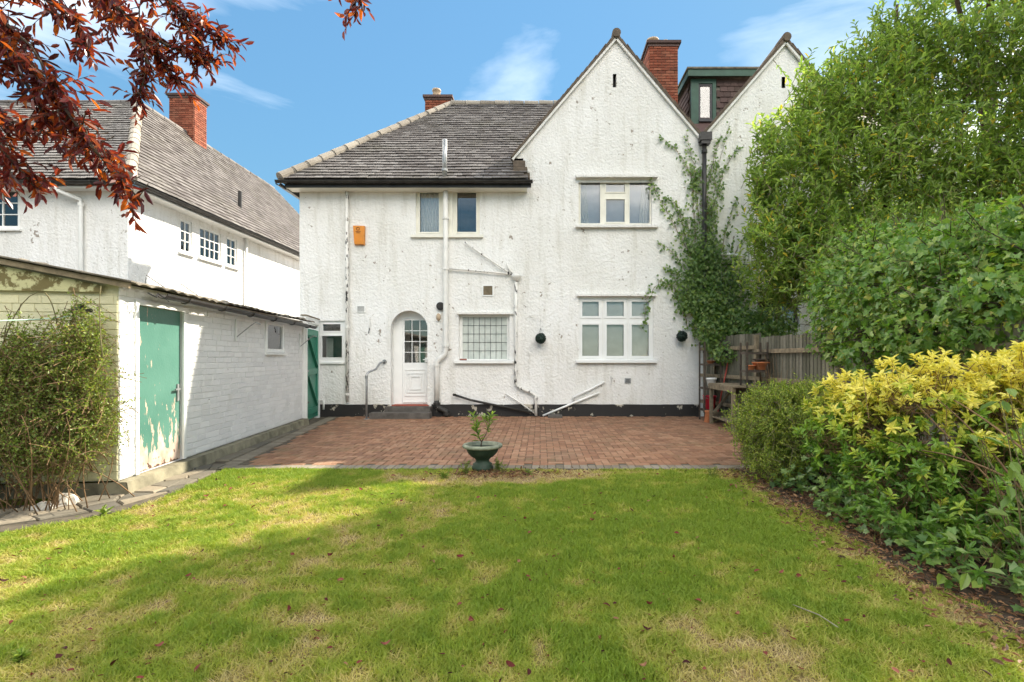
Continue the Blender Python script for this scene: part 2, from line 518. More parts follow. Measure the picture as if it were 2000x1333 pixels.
def shed_door_mat():
    t = NT('peeling_teal_door')
    sx = t.n('SeparateXYZ'); t.l(t.pos(), sx.inputs[0])
    z = sx.outputs['Z']
    h = t.noise(9, 8, 0.64, t.scaled((1.6, 1.6, 0.42)))
    low = t.ramp(z, [(0.16, 0.40), (0.40, 0.23), (0.75, 0.12), (1.0, 0.065)])
    f = t.math('ADD', h, low)
    k = t.ramp(f, [(0.70, 0.0), (0.712, 1.0)])
    under = t.ramp(t.noise(8, 5), [(0.3, (0.40, 0.27, 0.20)), (0.65, (0.62, 0.47, 0.38))])
    rot = t.ramp(t.math('ADD', t.noise(13, 5), t.ramp(z, [(0.16, 0.30), (0.42, 0.0)])), [(0.80, 0.0), (0.83, 1.0)])
    c = t.mix(k, t.ramp(t.noise(2.5, 4), [(0.3, (0.060, 0.17, 0.13)), (0.7, (0.092, 0.22, 0.172))]), under)
    c = t.mix(rot, c, (0.09, 0.05, 0.03))
    return t.done(t.bsdf(c, t.ramp(k, [(0, 0.35), (1, 0.9)]), t.bump(t.math('SUBTRACT', t.noise(40, 3), t.math('MULTIPLY', k, 2.0)), 0.35, 0.005), 0.4))
M_sheddoor = shed_door_mat()

def fasciamat():
    t = NT('algae_fascia_board')
    k = t.ramp(t.noise(6, 7, 0.66), [(0.47, 0.0), (0.52, 1.0)])
    c = t.mix(k, (0.52, 0.50, 0.28), (0.17, 0.14, 0.06))
    return t.done(t.bsdf(c, 0.85, t.bump(t.noise(40, 4), 0.4, 0.005)))
M_fascia = fasciamat()
M_sheet = simple('mossy_cement_sheet', (0.16, 0.14, 0.11), 0.92, 0.5, 6, 0.8, 30)

M_laurel = leafmat('laurel_leaf', [(0.0, (0.13, 0.215, 0.05)), (0.5, (0.215, 0.315, 0.078)), (0.95, (0.32, 0.40, 0.115)), (0.98, (0.5, 0.38, 0.06))], (1.7, 1.8, 0.9), 0.47, 0.34)
M_ivy = leafmat('ivy_leaf', [(0.0, (0.065, 0.135, 0.03)), (0.6, (0.13, 0.225, 0.05)), (1.0, (0.23, 0.31, 0.08))], (1.7, 1.8, 0.8), 0.32, 0.36)
M_hedge = leafmat('hedge_ivy_leaf', [(0.0, (0.085, 0.185, 0.034)), (0.6, (0.17, 0.30, 0.058)), (0.96, (0.30, 0.39, 0.09)), (1.0, (0.5, 0.4, 0.07))], (1.7, 1.8, 0.75), 0.38, 0.34)
M_flower = leafmat('ivy_flower', [(0.0, (0.20, 0.22, 0.06)), (1.0, (0.33, 0.34, 0.11))], (1.2, 1.2, 0.8), 0.2, 0.7)
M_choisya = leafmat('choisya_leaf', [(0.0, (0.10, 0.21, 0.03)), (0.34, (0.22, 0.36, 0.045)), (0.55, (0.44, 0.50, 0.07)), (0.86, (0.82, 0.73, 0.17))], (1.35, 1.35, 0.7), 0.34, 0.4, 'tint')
M_shrub = leafmat('shrub_leaf', [(0.0, (0.13, 0.20, 0.03)), (0.6, (0.25, 0.33, 0.05)), (1.0, (0.42, 0.43, 0.085))], (1.5, 1.6, 0.7), 0.38, 0.45)
M_bush = leafmat('small_bush_leaf', [(0.0, (0.13, 0.205, 0.04)), (0.7, (0.25, 0.335, 0.075)), (1.0, (0.40, 0.40, 0.12))], (1.5, 1.5, 0.7), 0.38, 0.45)
M_sapling = leafmat('sapling_leaf', [(0.0, (0.10, 0.19, 0.03)), (1.0, (0.25, 0.34, 0.07))], (1.4, 1.5, 0.7), 0.35, 0.35)
M_weed = leafmat('weed_leaf', [(0.0, (0.11, 0.20, 0.03)), (1.0, (0.27, 0.33, 0.06))], (1.4, 1.5, 0.7), 0.35, 0.5)
M_plum = leafmat('plum_leaf', [(0.0, (0.045, 0.010, 0.014)), (0.5, (0.11, 0.018, 0.018)), (0.85, (0.22, 0.045, 0.016)), (1.0, (0.40, 0.12, 0.02))], (1.9, 1.5, 0.9), 0.48, 0.33)
M_litter = leafmat('fallen_leaf', [(0.0, (0.045, 0.014, 0.012)), (0.4, (0.15, 0.028, 0.024)), (0.75, (0.22, 0.065, 0.045)), (1.0, (0.30, 0.16, 0.085))], (1.2, 1.0, 0.8), 0.14, 0.7, None, 0.15)
M_litter2 = leafmat('brown_litter', [(0.0, (0.07, 0.035, 0.018)), (0.5, (0.20, 0.095, 0.042)), (1.0, (0.36, 0.20, 0.095))], (1.2, 1.0, 0.8), 0.15, 0.65)
M_grass = leafmat('grass_blade', [(0.0, (0.20, 0.30, 0.042)), (0.40, (0.33, 0.385, 0.062)), (0.66, (0.50, 0.43, 0.15)), (1.0, (0.57, 0.45, 0.27))], (1.25, 1.25, 0.65), 0.38, 0.6, 'dry', 0.2)

def lawnmat():
    t = NT('lawn_soil')
    c = t.ramp(t.attr('dry'), [(0.0, (0.09, 0.13, 0.014)), (0.45, (0.17, 0.17, 0.032)), (1.0, (0.32, 0.225, 0.12))])
    c = t.mix(0.6, c, t.ramp(t.noise(45, 5, 0.65), [(0.32, 0.35), (0.7, 1.0)]), 'MULTIPLY')
    return t.done(t.bsdf(c, 0.95, t.bump(t.noise(70, 4), 0.8, 0.012), 0.1))
M_lawn = lawnmat()

# ------------------------------------------------------------------ numpy value noise
def vnoise(x, y, seed=0, octaves=3):
    x = np.asarray(x, float); y = np.asarray(y, float)
    tot = np.zeros_like(x); amp = 1.0; norm = 0
    for o in range(octaves):
        xi = np.floor(x).astype(np.int64); yi = np.floor(y).astype(np.int64)
        fx = x - xi; fy = y - yi
        fx = fx*fx*(3-2*fx); fy = fy*fy*(3-2*fy)
        def hsh(a, b):
            h = (a * 374761393 + b * 668265263 + (seed + o) * 974634777) & 0x7fffffff
            h = ((h ^ (h >> 13)) * 1274126177) & 0x7fffffff
            return (h & 0xffff) / 65535.0
        v = (hsh(xi, yi)*(1-fx) + hsh(xi+1, yi)*fx)*(1-fy) + (hsh(xi, yi+1)*(1-fx) + hsh(xi+1, yi+1)*fx)*fy
        tot += v*amp; norm += amp; amp *= 0.55; x = x*2.03+17.1; y = y*2.03+5.3
    return tot / norm

# ------------------------------------------------------------------ leaves
LEAF = (np.array([(0,0,0),(.3,.38,.10),(.68,.36,.09),(1,0,-.06),(.68,-.36,.09),(.3,-.38,.10)]), [np.array([(0,1,2,3),(0,3,4,5)])])
IVY = (np.array([(0,0,0),(-.12,.40,.04),(.28,.30,.05),(.42,.55,.02),(.60,.26,.05),(1,0,-.05),(.60,-.26,.05),(.42,-.55,.02),(.28,-.30,.05),(-.12,-.40,.04)]),
       [np.array([(0,1,2),(2,3,4),(6,7,8),(8,9,0)]), np.array([(0,2,4,5),(0,5,6,8)])])
SLIM = (np.array([(0,0,0),(.5,.5,.08),(1,0,-.04),(.5,-.5,.08)]), [np.array([(0,1,2),(0,2,3)])])

def unit(a):
    return a / np.maximum(np.linalg.norm(a, axis=1, keepdims=True), 1e-9)

def leaves(name, c, d, up, length, width, mat, parent=None, shape=LEAF, attrs=None):
    c = np.asarray(c, float); d = unit(np.asarray(d, float)); n = len(c)
    side = unit(np.cross(np.asarray(up, float), d) + 1e-6)
    nor = np.cross(d, side)
    L = np.broadcast_to(np.asarray(length, float), (n,))[:, None, None]
    W = np.broadcast_to(np.asarray(width, float), (n,))[:, None, None]
    T, fs = shape
    v = c[:, None] + L*T[None, :, 0:1]*d[:, None] + W*T[None, :, 1:2]*side[:, None] + L*T[None, :, 2:3]*nor[:, None]
    k = len(T)
    faces = [(f[None] + (np.arange(n)*k)[:, None, None]).reshape(-1, f.shape[1]) for f in fs]
    at = {a: np.repeat(np.asarray(b, float), k) for a, b in (attrs or {}).items()}
    return fast_mesh(name, v.reshape(-1, 3), faces, mat, parent, at)

def rdir(n, rng=RNG):
    return unit(rng.normal(size=(n, 3)))

def blob_points(blobs, n, shell=0.55, rng=RNG):
    """points in a union of ellipsoids, denser towards the outside; returns points and outward directions"""
    vol = np.array([b[3]*b[4]*b[5] for b in blobs]) ** 0.75
    k = rng.choice(len(blobs), size=n, p=vol/vol.sum())
    B = np.array(blobs)[k]
    d = rdir(n, rng)
    r = shell + (1-shell)*rng.random(n)**0.6
    r *= 1 + 0.13*rng.normal(size=n)
    return B[:, :3] + d*r[:, None]*B[:, 3:6], unit(d/B[:, 3:6])

def sprays(tips, dirs, per, spread, leaf_len, seedrng=RNG, droop=0.0, twig=0.3):
    """alternate leaves along a twig that ends at each tip: centres, axes, normals"""
    n = len(tips)
    t = np.linspace(0, 1, per)[None, :, None]
    base = tips - dirs*twig
    c = base[:, None] + dirs[:, None]*t*twig
    ref = unit(np.cross(dirs, rdir(n, seedrng)))
    ref2 = np.cross(dirs, ref)
    ang = (np.arange(per)*2.4)[None, :, None] + seedrng.random((n, 1, 1))*6.28
    rad = ref[:, None]*np.cos(ang) + ref2[:, None]*np.sin(ang)
    ax = dirs[:, None]*(0.55+0.5*t) + rad*spread
    ax[..., 2] -= droop
    ax = ax + 0.22*seedrng.normal(size=ax.shape)
    upv = dirs[:, None]*0.9 - rad*0.3 + np.array([0, 0, 0.9])
    return c.reshape(-1, 3), unit(ax.reshape(-1, 3)), unit(upv.reshape(-1, 3) + 0.15*seedrng.normal(size=(n*per, 3)))

def twig_mesh(name, a, b, r, mat, parent=None):
    """many thin three-sided twigs"""
    a = np.asarray(a, float); b = np.asarray(b, float); n = len(a)
    d = unit(b-a); s1 = unit(np.cross(d, np.array([0.2, 0.3, 1.0])) + 1e-6); s2 = np.cross(d, s1)
    r = np.broadcast_to(np.asarray(r, float), (n,))[:, None]
    ring = [s1*math.cos(k*2.0944) + s2*math.sin(k*2.0944) for k in range(3)]
    v = np.stack([a + ring[k]*r for k in range(3)] + [b + ring[k]*r*0.5 for k in range(3)], axis=1)
    f = np.array([(0,1,4,3),(1,2,5,4),(2,0,3,5)])
    f = (f[None] + (np.arange(n)*6)[:, None, None]).reshape(-1, 4)
    return stuff(fast_mesh(name, v.reshape(-1, 3), [f], mat, parent))

# ------------------------------------------------------------------ ground, lawn, path, patio
g = structure(MB().box(-400, 400, -300, 900, -0.5, -0.04).build('ground', M_soil))

def dryness(x, y):
    d = vnoise(x*0.75+3.1, y*0.75+8.2, 3, 4)
    f = vnoise(x*3.1, y*3.1, 9, 3)
    near = np.clip((3.6 - y)/2.2, 0, 1)*0.20 - np.clip((x-0.2)/3, 0, 1)*0.08
    v = (d-0.50)*1.25 + (f-0.5)*1.0 + (vnoise(x*9, y*9, 14, 2)-0.5)*1.15 + near
    # worn earth in front of the urn
    v += 1.1*np.exp(-(((x+0.45)/0.95)**2 + ((y-5.85)/0.32)**2))
    v += 0.5*np.exp(-((x-2.25)/0.22)**2)
    return np.clip(v + 0.19, 0, 1)

def lawn_left(y):
    """left edge of the grass along the crazy paving"""
    return np.interp(y, [0.5, 3.4, 3.95, 4.45, 5.2, 6.3], [-5.2, -4.75, -4.15, -3.72, -3.70, -3.86])
YE = 6.27           # front edge of the patio
xs = np.arange(-6.4, 4.81, 0.1); ys = np.arange(-1.0, 6.261, 0.0903)
gx, gy = np.meshgrid(xs, ys)
gz = 0.012*(vnoise(gx*1.4, gy*1.4, 5)-0.5) + 0.010*(vnoise(gx*7, gy*7, 6)-0.5)
idx = np.arange(gx.size).reshape(gx.shape)
fc = np.stack([idx[:-1, :-1], idx[:-1, 1:], idx[1:, 1:], idx[1:, :-1]], -1).reshape(-1, 4)
lawn = fast_mesh('lawn', np.stack([gx.ravel(), gy.ravel(), gz.ravel()], 1), [fc], M_lawn, None, {'dry': dryness(gx.ravel(), gy.ravel())}, True)
structure(lawn)

# grass blades
def scatter(n, y0, y1):
    y = RNG.uniform(y0, y1, n); x = RNG.uniform(-5.6, 2.75, n)
    vis = (np.abs((x*F/y) + 55) < 1085)
    ok = vis & (x > lawn_left(y) + 0.10*(vnoise(y*5, y*0+2, 4)-0.4)) & (x < 2.36 + 0.28*(vnoise(y*3, y*0, 2)-0.5)) & (y < YE-0.035+0.06*vnoise(x*5, x*0+1.5, 51))
    return x[ok], y[ok]
bx, by = [], []
for n, a, b in ((260000, 1.75, 3.0), (190000, 3.0, 4.4), (150000, 4.4, 6.26)):
    x, y = scatter(n, a, b); bx.append(x); by.append(y)
bx = np.concatenate(bx); by = np.concatenate(by)
dr = dryness(bx, by)
keep = RNG.random(len(bx)) > 0.62*np.clip((dr-0.35)/0.5, 0, 1)
bx, by, dr = bx[keep], by[keep], dr[keep]
n = len(bx)
clump = vnoise(bx*6.5, by*6.5, 21, 2)
hgt = (0.022 + 0.034*RNG.random(n)*(0.4+clump)) * (1 - 0.45*np.clip(dr, 0, 1)) + 0.016*np.clip(clump-0.55, 0, 1)
ang = RNG.uniform(0, 6.283, n); wid = (0.0018 + 0.0016*RNG.random(n)) * np.interp(by, [2, 6], [1.0, 1.9])
lean = RNG.normal(size=(n, 2))*(0.45+0.7*dr[:, None])*hgt[:, None]
base = np.stack([bx, by, np.full(n, -0.004)], 1)
sd = np.stack([np.cos(ang)*wid, np.sin(ang)*wid, np.zeros(n)], 1)
mid = base + np.concatenate([lean*0.35, hgt[:, None]*0.62], 1)
tip = base + np.concatenate([lean*1.05, hgt[:, None]], 1)
v = np.stack([base-sd, base+sd, mid+sd*0.7, tip, mid-sd*0.7], 1).reshape(-1, 3)
i5 = np.arange(n)[:, None]*5
grass = fast_mesh('grass', v, [i5 + np.array([0, 1, 2, 4]), i5 + np.array([4, 2, 3])], M_grass, None,
                  {'dry': np.repeat(np.clip(dr*0.85 + 0.12*RNG.random(n), 0, 1), 5)})
stuff(grass, 'short patchy green grass covering the garden lawn', 'grass')

# patio
D = 11.9            # distance of the rear wall of the house
def pat_left(y):    # left edge of the block paving, along the shed path
    return -4.02 + (y-6.35)*(-0.62/3.9)
pl = MB()
pl.poly((pat_left(YE), YE, 0.012), (4.3, YE, 0.012), (4.3, D, 0.012), (pat_left(D), D, 0.012))
pl.poly((pat_left(YE), YE, -0.05), (4.3, YE, -0.05), (4.3, YE, 0.012), (pat_left(YE), YE, 0.012))
patio = structure(pl.build('patio', M_bed))
red, grey = [], []
cs = 0.1
def pv(cx, cy, sx, sy, lst, rz=0.0):
    tz = 0.022 + random.uniform(-0.002, 0.002) + 0.006*(float(vnoise(cx*0.9, cy*0.9, 31))-0.5)
    c, s_ = math.cos(rz + random.uniform(-.006, .006)), math.sin(rz + random.uniform(-.006, .006))
    nrm = Vector((random.uniform(-.012, .012), random.uniform(-.012, .012), 1))
    lst.append(mat4((cx, cy, tz-0.015), (c, s_, 0), (-s_, c, 0), nrm, (sx-0.007, sy-0.007, 0.03)))
for i in range(-50, 44):
    for k in range(0, 57):
        x0 = i*cs; y0 = YE+0.205+k*cs
        q = (i-k) % 4
        if q == 0: cx, cy, sx, sy = x0+cs, y0+cs/2, 2*cs, cs
        elif q == 3: cx, cy, sx, sy = x0+cs/2, y0+cs, cs, 2*cs
        else: continue
        if cy + sy/2 > D-0.02 or cx - sx/2 < pat_left(cy)+0.215 or cx + sx/2 > 4.3: continue
        pv(cx, cy, sx, sy, red)
x = pat_left(YE) + 0.05
while x < 4.25:
    pv(x, YE+0.1, 0.1, 0.2, grey); x += 0.1
y = YE + 0.25
while y < D-0.1:
    pv(pat_left(y)+0.105, y, 0.2, 0.1, grey, -0.157 + 0.0); y += 0.1
pieces('paver', patio, M_paver, red, 300, 'far_pavers')
pieces('edging_block', patio, M_paver_grey, grey, 300)

# crazy paving between the lawn and the shed
SA = Vector((-4.2, 5.1, 0)); SB = Vector((-4.85, 10.6, 0))
def shed_x(y): return -4.2 - (y-5.1)*0.1182
pth = MB()
prof = [(-5.9, 3.3), (-5.0, 3.45), (-4.55, 3.8), (-4.0, 4.2), (-3.66, 4.7), (-3.66, 5.4), (-3.82, 6.25), (pat_left(YE), YE), (pat_left(D), D), (-5.3, D), (-4.95, 11), (-4.3, 5.2), (-4.5, 4.8), (-5.9, 4.6)]
pth.add([(a, b, 0.004) for a, b in prof], [tuple(range(len(prof)))])
path = structure(pth.build('path', M_bed))
def stone_poly(cx, cy, pts):
    m = MB(); n = len(pts); h = 0.026 + random.uniform(-.006, .006)
    top = [(a*0.93+cx*0.07, b*0.93+cy*0.07, h + random.uniform(-.003, .003)) for a, b in pts]
    m.add([(a, b, 0.0) for a, b in pts] + [(a, b, h-0.012) for a, b in pts] + top,
          [(i, (i+1) % n, n+(i+1) % n, n+i) for i in range(n)] + [(n+i, n+(i+1) % n, 2*n+(i+1) % n, 2*n+i) for i in range(n)] + [tuple(range(2*n, 3*n))])
    m.build('paving_stone', M_slab, path)
# irregular stones: jittered grid cells in path coordinates (along, across)
axis = [(-5.75, 3.95), (-5.0, 4.1), (-4.3, 4.55), (-4.0, 5.1), (-4.05, 5.8), (-4.2, 6.5)]
wid_ = [0.62, 0.60, 0.62, 0.50, 0.46, 0.44]
def axis_at(t, s_):
    t = min(max(t, 0), len(axis)-1.001); i = int(t); f = t-i
    a, b = Vector(axis[i]), Vector(axis[i+1]); p = a.lerp(b, f)
    d0 = (b-a).normalized()
    wv = wid_[i]*(1-f) + wid_[i+1]*f
    q = p + Vector((d0.y, -d0.x))*s_*wv/2
    return q.x, q.y
NT_, NS_ = 13, 3
gp = {}
for a in range(NT_+1):
    for b in range(NS_+1):
        t = a/NT_*(len(axis)-1.01) + (random.uniform(-.12, .12) if 0 < a < NT_ else 0)
        s_ = -1 + 2*b/NS_ + (random.uniform(-.24, .24) if 0 < b < NS_ else random.uniform(-.12, .06)*(1 if b else -1))
        gp[a, b] = axis_at(t, s_)
for a in range(NT_):
    b = 0
    while b < NS_:
        w_ = 2 if (random.random() < 0.28 and b+1 < NS_) else 1
        pts = [gp[a, b], gp[a+1, b]] + ([gp[a+1, b+1]] if w_ == 2 else []) + [gp[a+1, b+w_], gp[a, b+w_]] + ([gp[a, b+1]] if w_ == 2 else [])
        cx = sum(p[0] for p in pts)/len(pts); cy = sum(p[1] for p in pts)/len(pts)
        pts = [(cx+(p[0]-cx)*0.93, cy+(p[1]-cy)*0.93) for p in pts]
        area = sum(pts[i][0]*pts[(i+1) % len(pts)][1] - pts[(i+1) % len(pts)][0]*pts[i][1] for i in range(len(pts)))
        if area < 0: pts = pts[::-1]
        stone_poly(cx, cy, pts)
        b += w_
# plain slabs between the block paving and the shed plinth
y = 6.75
while y < 10.3:
    l = random.uniform(.42, .62)
    x0, x1 = shed_x(y)+0.02, pat_left(y)-0.012
    x2, x3 = shed_x(y+l)+0.02, pat_left(y+l)-0.012
    stone_poly((x0+x1)/2, y+l/2, [(x0, y), (x1, y), (x3, y+l-0.015), (x2, y+l-0.015)])
    y += l

# planting bed on the right
bd = MB()
for k in range(24):
    y0 = -1 + k*0.33
    e = lambda yy: 2.32 + 0.16*(float(vnoise(yy*1.7, 0.5, 8))-0.5)
    bd.add([(e(y0), y0, 0.012), (6.4, y0, 0.06), (6.4, y0+.33, 0.06), (e(y0+.33), y0+.33, 0.012)], [(0, 1, 2, 3)])
bed = structure(bd.build('planting_bed', M_soil))

# ------------------------------------------------------------------ building helpers
def fx(px): return (px-VX)/F*D
def fz(py): return CAMZ + (VY-py)/F*D
MF = Matrix.Translation((0, D, 0))

def window(parent, M, r, panes, frame, recess=0.085, inner='room', sash=0.022, deep=0.7, glassmat=None):
    x0, x1, z0, z1 = r
    win = MB(M).plate(x0, x1, z0, z1, panes, recess, 0.06).build('window', frame, parent)
    for a, b, c, d in panes:
        if sash:
            MB(M).plate(a-sash, b+sash, c-sash, d+sash, [(a+.004, b-.004, c+.004, d-.004)], recess-0.014, 0.012).build('sash', frame, win)
        MB(M).box(a, b, recess+0.024, recess+0.030, c, d).build('pane', glassmat or M_glass, win)
    if inner:
        y0, y1 = recess+0.061, recess+deep
        m = MB(M)
        m.poly((x0,y1,z0),(x1,y1,z0),(x1,y1,z1),(x0,y1,z1))
        m.poly((x0,y0,z0),(x0,y1,z0),(x0,y1,z1),(x0,y0,z1)); m.poly((x1,y0,z0),(x1,y0,z1),(x1,y1,z1),(x1,y1,z0))
        m.poly((x0,y0,z0),(x1,y0,z0),(x1,y1,z0),(x0,y1,z0)); m.poly((x0,y0,z1),(x0,y1,z1),(x1,y1,z1),(x1,y0,z1))
        m.build('room', M_dark if inner == 'dark' else M_room, win)
    return win

def curtain(win, M, x0, x1, z0, z1, y, folds, amp=0.018, flare=0.0, mat=None):
    m = MB(M); n = folds*6
    def p(k, top):
        t = k/n
        return (x0+(x1-x0)*t*(1-(flare if top else 0)), y+amp*math.sin(t*folds*6.283)+0.4*amp*math.sin(t*folds*2.1), z1 if top else z0)
    for k in range(n):
        m.poly(p(k, 0), p(k+1, 0), p(k+1, 1), p(k, 1))
    m.build('curtain', mat or M_curtain, win, True)

def ledge(parent, name, M, x0, x1, z0, z1, out, mat, tilt=0.012):
    m = MB(M)
    p = [(x0,-out,z0),(x1,-out,z0),(x1,0.06,z0),(x0,0.06,z0),(x0,-out,z1-tilt),(x1,-out,z1-tilt),(x1,0.06,z1),(x0,0.06,z1)]
    m.add(p, [(0,3,2,1),(4,5,6,7),(0,1,5,4),(1,2,6,5),(2,3,7,6),(3,0,4,7)])
    return m.build(name, mat, parent)

def slope_tiles(O, U, V, ulen, vlen, inside, gauge=0.165, width=0.2):
    O, U, V = Vector(O), Vector(U).normalized(), Vector(V).normalized()
    N = U.cross(V).normalized(); out = []
    for i in range(int(vlen/gauge)+1):
        v_ = i*gauge
        wob = 0.012*math.sin(i*1.7)
        for k in range(-1, int(ulen/width)+1):
            u_ = (k + (0.5 if i % 2 else 0))*width + wob
            if not inside(u_+width/2, v_+gauge*0.5): continue
            lift = 0.056 + random.uniform(-.003, .004) + 0.006*math.sin(u_*1.3+i*.4)
            ln = gauge*1.4
            ta = 0.15 + random.uniform(-.01, .01)
            ay = (V*math.cos(ta) - N*math.sin(ta)); az = U.cross(ay)
            ax = U + N*random.uniform(-.02, .02)
            c = O + U*(u_+width/2) + V*(v_+ln/2 - 0.02 + random.uniform(-.006, .006)) + N*(lift - 0.5*ln*math.sin(ta)+0.002)
            out.append(mat4(c, ax, ay, az, (width-0.006, ln, 0.017)))
    return out

def cap_tiles(name, parent, a, b, r, mat, seg=0.42):
    """half-round ridge or hip tiles laid end to end"""
    a, b = Vector(a), Vector(b); L = (b-a).length; n = max(1, round(L/seg)); d = (b-a)/n
    for i in range(n):
        p = a + d*i; q = a + d*(i+1)
        jig = Vector((random.uniform(-.006, .006), random.uniform(-.006, .006), random.uniform(-.006, .008)))
        MB().tube([p+jig, p+(q-p)*0.97+jig], [r, r*0.9], 12).build(name, mat, parent, False)

def brick_box(parent, x0, x1, y0, y1, z0, z1, faces, limit=300):
    """core of mortar is built by the caller; bricks on the given faces, in a running bond"""
    out = []; h = 0.075; l = 0.225
    for i in range(int(round((z1-z0)/h))):
        zc = z0 + (i+0.5)*h
        for f in faces:
            if f == 'front': a0, a1 = x0, x1
            else: a0, a1 = y0, y1
            t = a0 - (l/2 if i % 2 else 0)
            while t < a1 - 0.01:
                s0, s1 = max(t, a0), min(t+l, a1); t += l
                if s1-s0 < 0.04: continue
                c = (s0+s1)/2; j = random.uniform(-.003, .003)
                sz = (s1-s0-0.010, h-0.011, 0.03)
                if f == 'front': out.append(mat4((c, y0-0.004+j, zc), (1,0,0), (0,0,1), (0,-1,0), sz))
                elif f == 'left': out.append(mat4((x0-0.004+j, c, zc), (0,-1,0), (0,0,1), (-1,0,0), sz))
                else: out.append(mat4((x1+0.004+j, c, zc), (0,1,0), (0,0,1), (1,0,0), sz))
    pieces('brick', parent, M_brick, out, limit)

def half_gutter(parent, a, b, r, mat, name='gutter', brackets=0, up=(0,0,1)):
    a, b = Vector(a), Vector(b); d = (b-a).normalized(); s_ = d.cross(Vector(up)).normalized(); u = s_.cross(d)
    m = MB(); n = 8; ring = []
    for rr in (r, r*0.86):
        ring.append([s_*rr*math.cos(math.pi*k/n) - u*rr*math.sin(math.pi*k/n) for k in range(n+1)])
    for e in (a, b):
        m.v += [tuple(e+p) for p in ring[0]+ring[1]]
    k2 = 2*(n+1)
    for k in range(n):
        m.f.append((k, k+1, k2+k+1, k2+k)); m.f.append((n+1+k, k2+n+1+k, k2+n+2+k, n+2+k))
        m.f.append((k, n+1+k, n+2+k, k+1)); m.f.append((k2+k, k2+k+1, k2+n+2+k, k2+n+1+k))
    m.f.append((0, k2, k2+n+1, n+1)); m.f.append((n, 2*n+1, k2+2*n+1, k2+n))
    gt = m.build(name, mat, parent, False)
    for i in range(brackets):
        p = a.lerp(b, (i+0.5)/brackets)
        MB().tube([p + (s_*math.cos(t) - u*math.sin(t))*(r+0.006) for t in [math.pi*q/6 for q in range(7)]], 0.009, 6).build('gutter_bracket', mat, gt)
    return gt

# ------------------------------------------------------------------ the white house
house = thing('house', 'white roughcast house with a tall gable and an arched white back door', 'house', (-1, D+3.8, 0))
XL, XR = fx(585), fx(1365)
ZE = fz(357)                         # top of the rectangular wall
W_left = (fx(622), fx(673), fz(709), fz(627))
W_up1 = (fx(812), fx(864), fz(459), fz(368)); W_up2 = (fx(884), fx(937), fz(459), fz(368))
W_gab = (fx(1130), fx(1273), fz(441), fz(349))
W_kit = (fx(896), fx(995), fz(705), fz(614))
W_gnd = (fx(1130), fx(1276), fz(704), fz(579))
A_door = (fx(763), fx(835), 0.265, fz(607))
wl = MB(MF).plate(XL, XR, 0.0, ZE, [W_left, W_up1, W_up2, W_gab, W_kit, W_gnd, A_door], 0, 0.14, False)
# arch spandrels and soffit
acx, acz, ar = (A_door[0]+A_door[1])/2, A_door[3]-(A_door[1]-A_door[0])/2, (A_door[1]-A_door[0])/2
arc = [(acx+ar*math.cos(t), acz+ar*math.sin(t)) for t in [math.pi*k/20 for k in range(21)]]
for k in range(20):
    (xa, za), (xb, zb) = arc[k], arc[k+1]
    cxn = A_door[1] if k < 10 else A_door[0]
    wl.poly((cxn, 0.0, A_door[3]), (xb, 0.0, zb), (xa, 0.0, za))
    wl.poly((xa, 0, za), (xb, 0, zb), (xb, 0.26, zb), (xa, 0.26, za))
for xx in (A_door[0], A_door[1]):
    wl.poly((xx, 0.14, 0.265), (xx, 0.26, 0.265), (xx, 0.26, acz), (xx, 0.14, acz))
# gable
GA = (fx(1203), fz(76)); GLx, GLz = fx(1003), fz(310); GRx, GRz = XR, fz(268)
slope_l = (GA[1]-GLz)/(GA[0]-GLx)
slit = (fx(1197), fx(1204), fz(171), fz(145))
wl.poly((fx(1022), 0, ZE), (slit[0], 0, ZE), (slit[0], 0, GA[1]-(GA[0]-slit[0])*slope_l), (GLx, 0, GLz), (fx(1022), 0, GLz))
wl.poly((slit[1], 0, ZE), (XR, 0, ZE), (XR, 0, GRz), (GA[0], 0, GA[1]), (slit[1], 0, GA[1]-abs(slit[1]-GA[0])*1.0))
wl.poly((slit[0], 0, ZE), (slit[1], 0, ZE), (slit[1], 0, slit[2]), (slit[0], 0, slit[2]))
wl.poly((slit[0], 0, slit[3]), (slit[1], 0, slit[3]), (slit[1], 0, GA[1]-abs(slit[1]-GA[0])), (slit[0], 0, GA[1]-(GA[0]-slit[0])*slope_l))
for xx in slit[:2]:
    wl.poly((xx, 0, slit[2]), (xx, .15, slit[2]), (xx, .15, slit[3]), (xx, 0, slit[3]))
# side and far walls
wl.poly((XL, 0, 0), (XL, 0, ZE), (XL, 7.6, ZE), (XL, 7.6, 0)); wl.poly((XL, 7.6, 0), (XL, 7.6, ZE), (XR, 7.6, ZE), (XR, 7.6, 0))
wall = wl.build('wall', M_wall, house)
MB(MF).box(slit[0]-.02, slit[1]+.02, 0.15, 0.2, slit[2]-.02, slit[3]+.02).build('slit_louvre', M_dark, house)

# roofs
YEV = D-0.36; ZEV = fz(357)+0.0
ZEV = CAMZ + (VY-352)/F*YEV
XE = (545-VX)/F*YEV
YR = 15.7; ZR = CAMZ + (VY-206)/F*YR; XRL = (882-VX)/F*YR
sl_ = (ZR-ZEV)/(YR-YEV)
def z_main(Y): return ZEV + (Y-YEV)*sl_
def z_gl(X): return GLz + (X-GLx)*slope_l
rf = MB()
def rq(*p): rf.add([(a, b, c-0.02) for a, b, c in p], [tuple(range(len(p)))])
rq((XE, YEV, ZEV), (-0.28, YEV, ZEV), (-0.28, 12.0, z_main(12.0)), (3.0, 12.0, z_main(12.0)), (3.0, YR, ZR), (XRL, YR, ZR))
rq((XE, YEV, ZEV), (XRL, YR, ZR), (XE, 2*YR-YEV, ZEV))
rq((XE, 2*YR-YEV, ZEV), (XRL, YR, ZR), (6, YR, ZR), (6, 2*YR-YEV, ZEV))
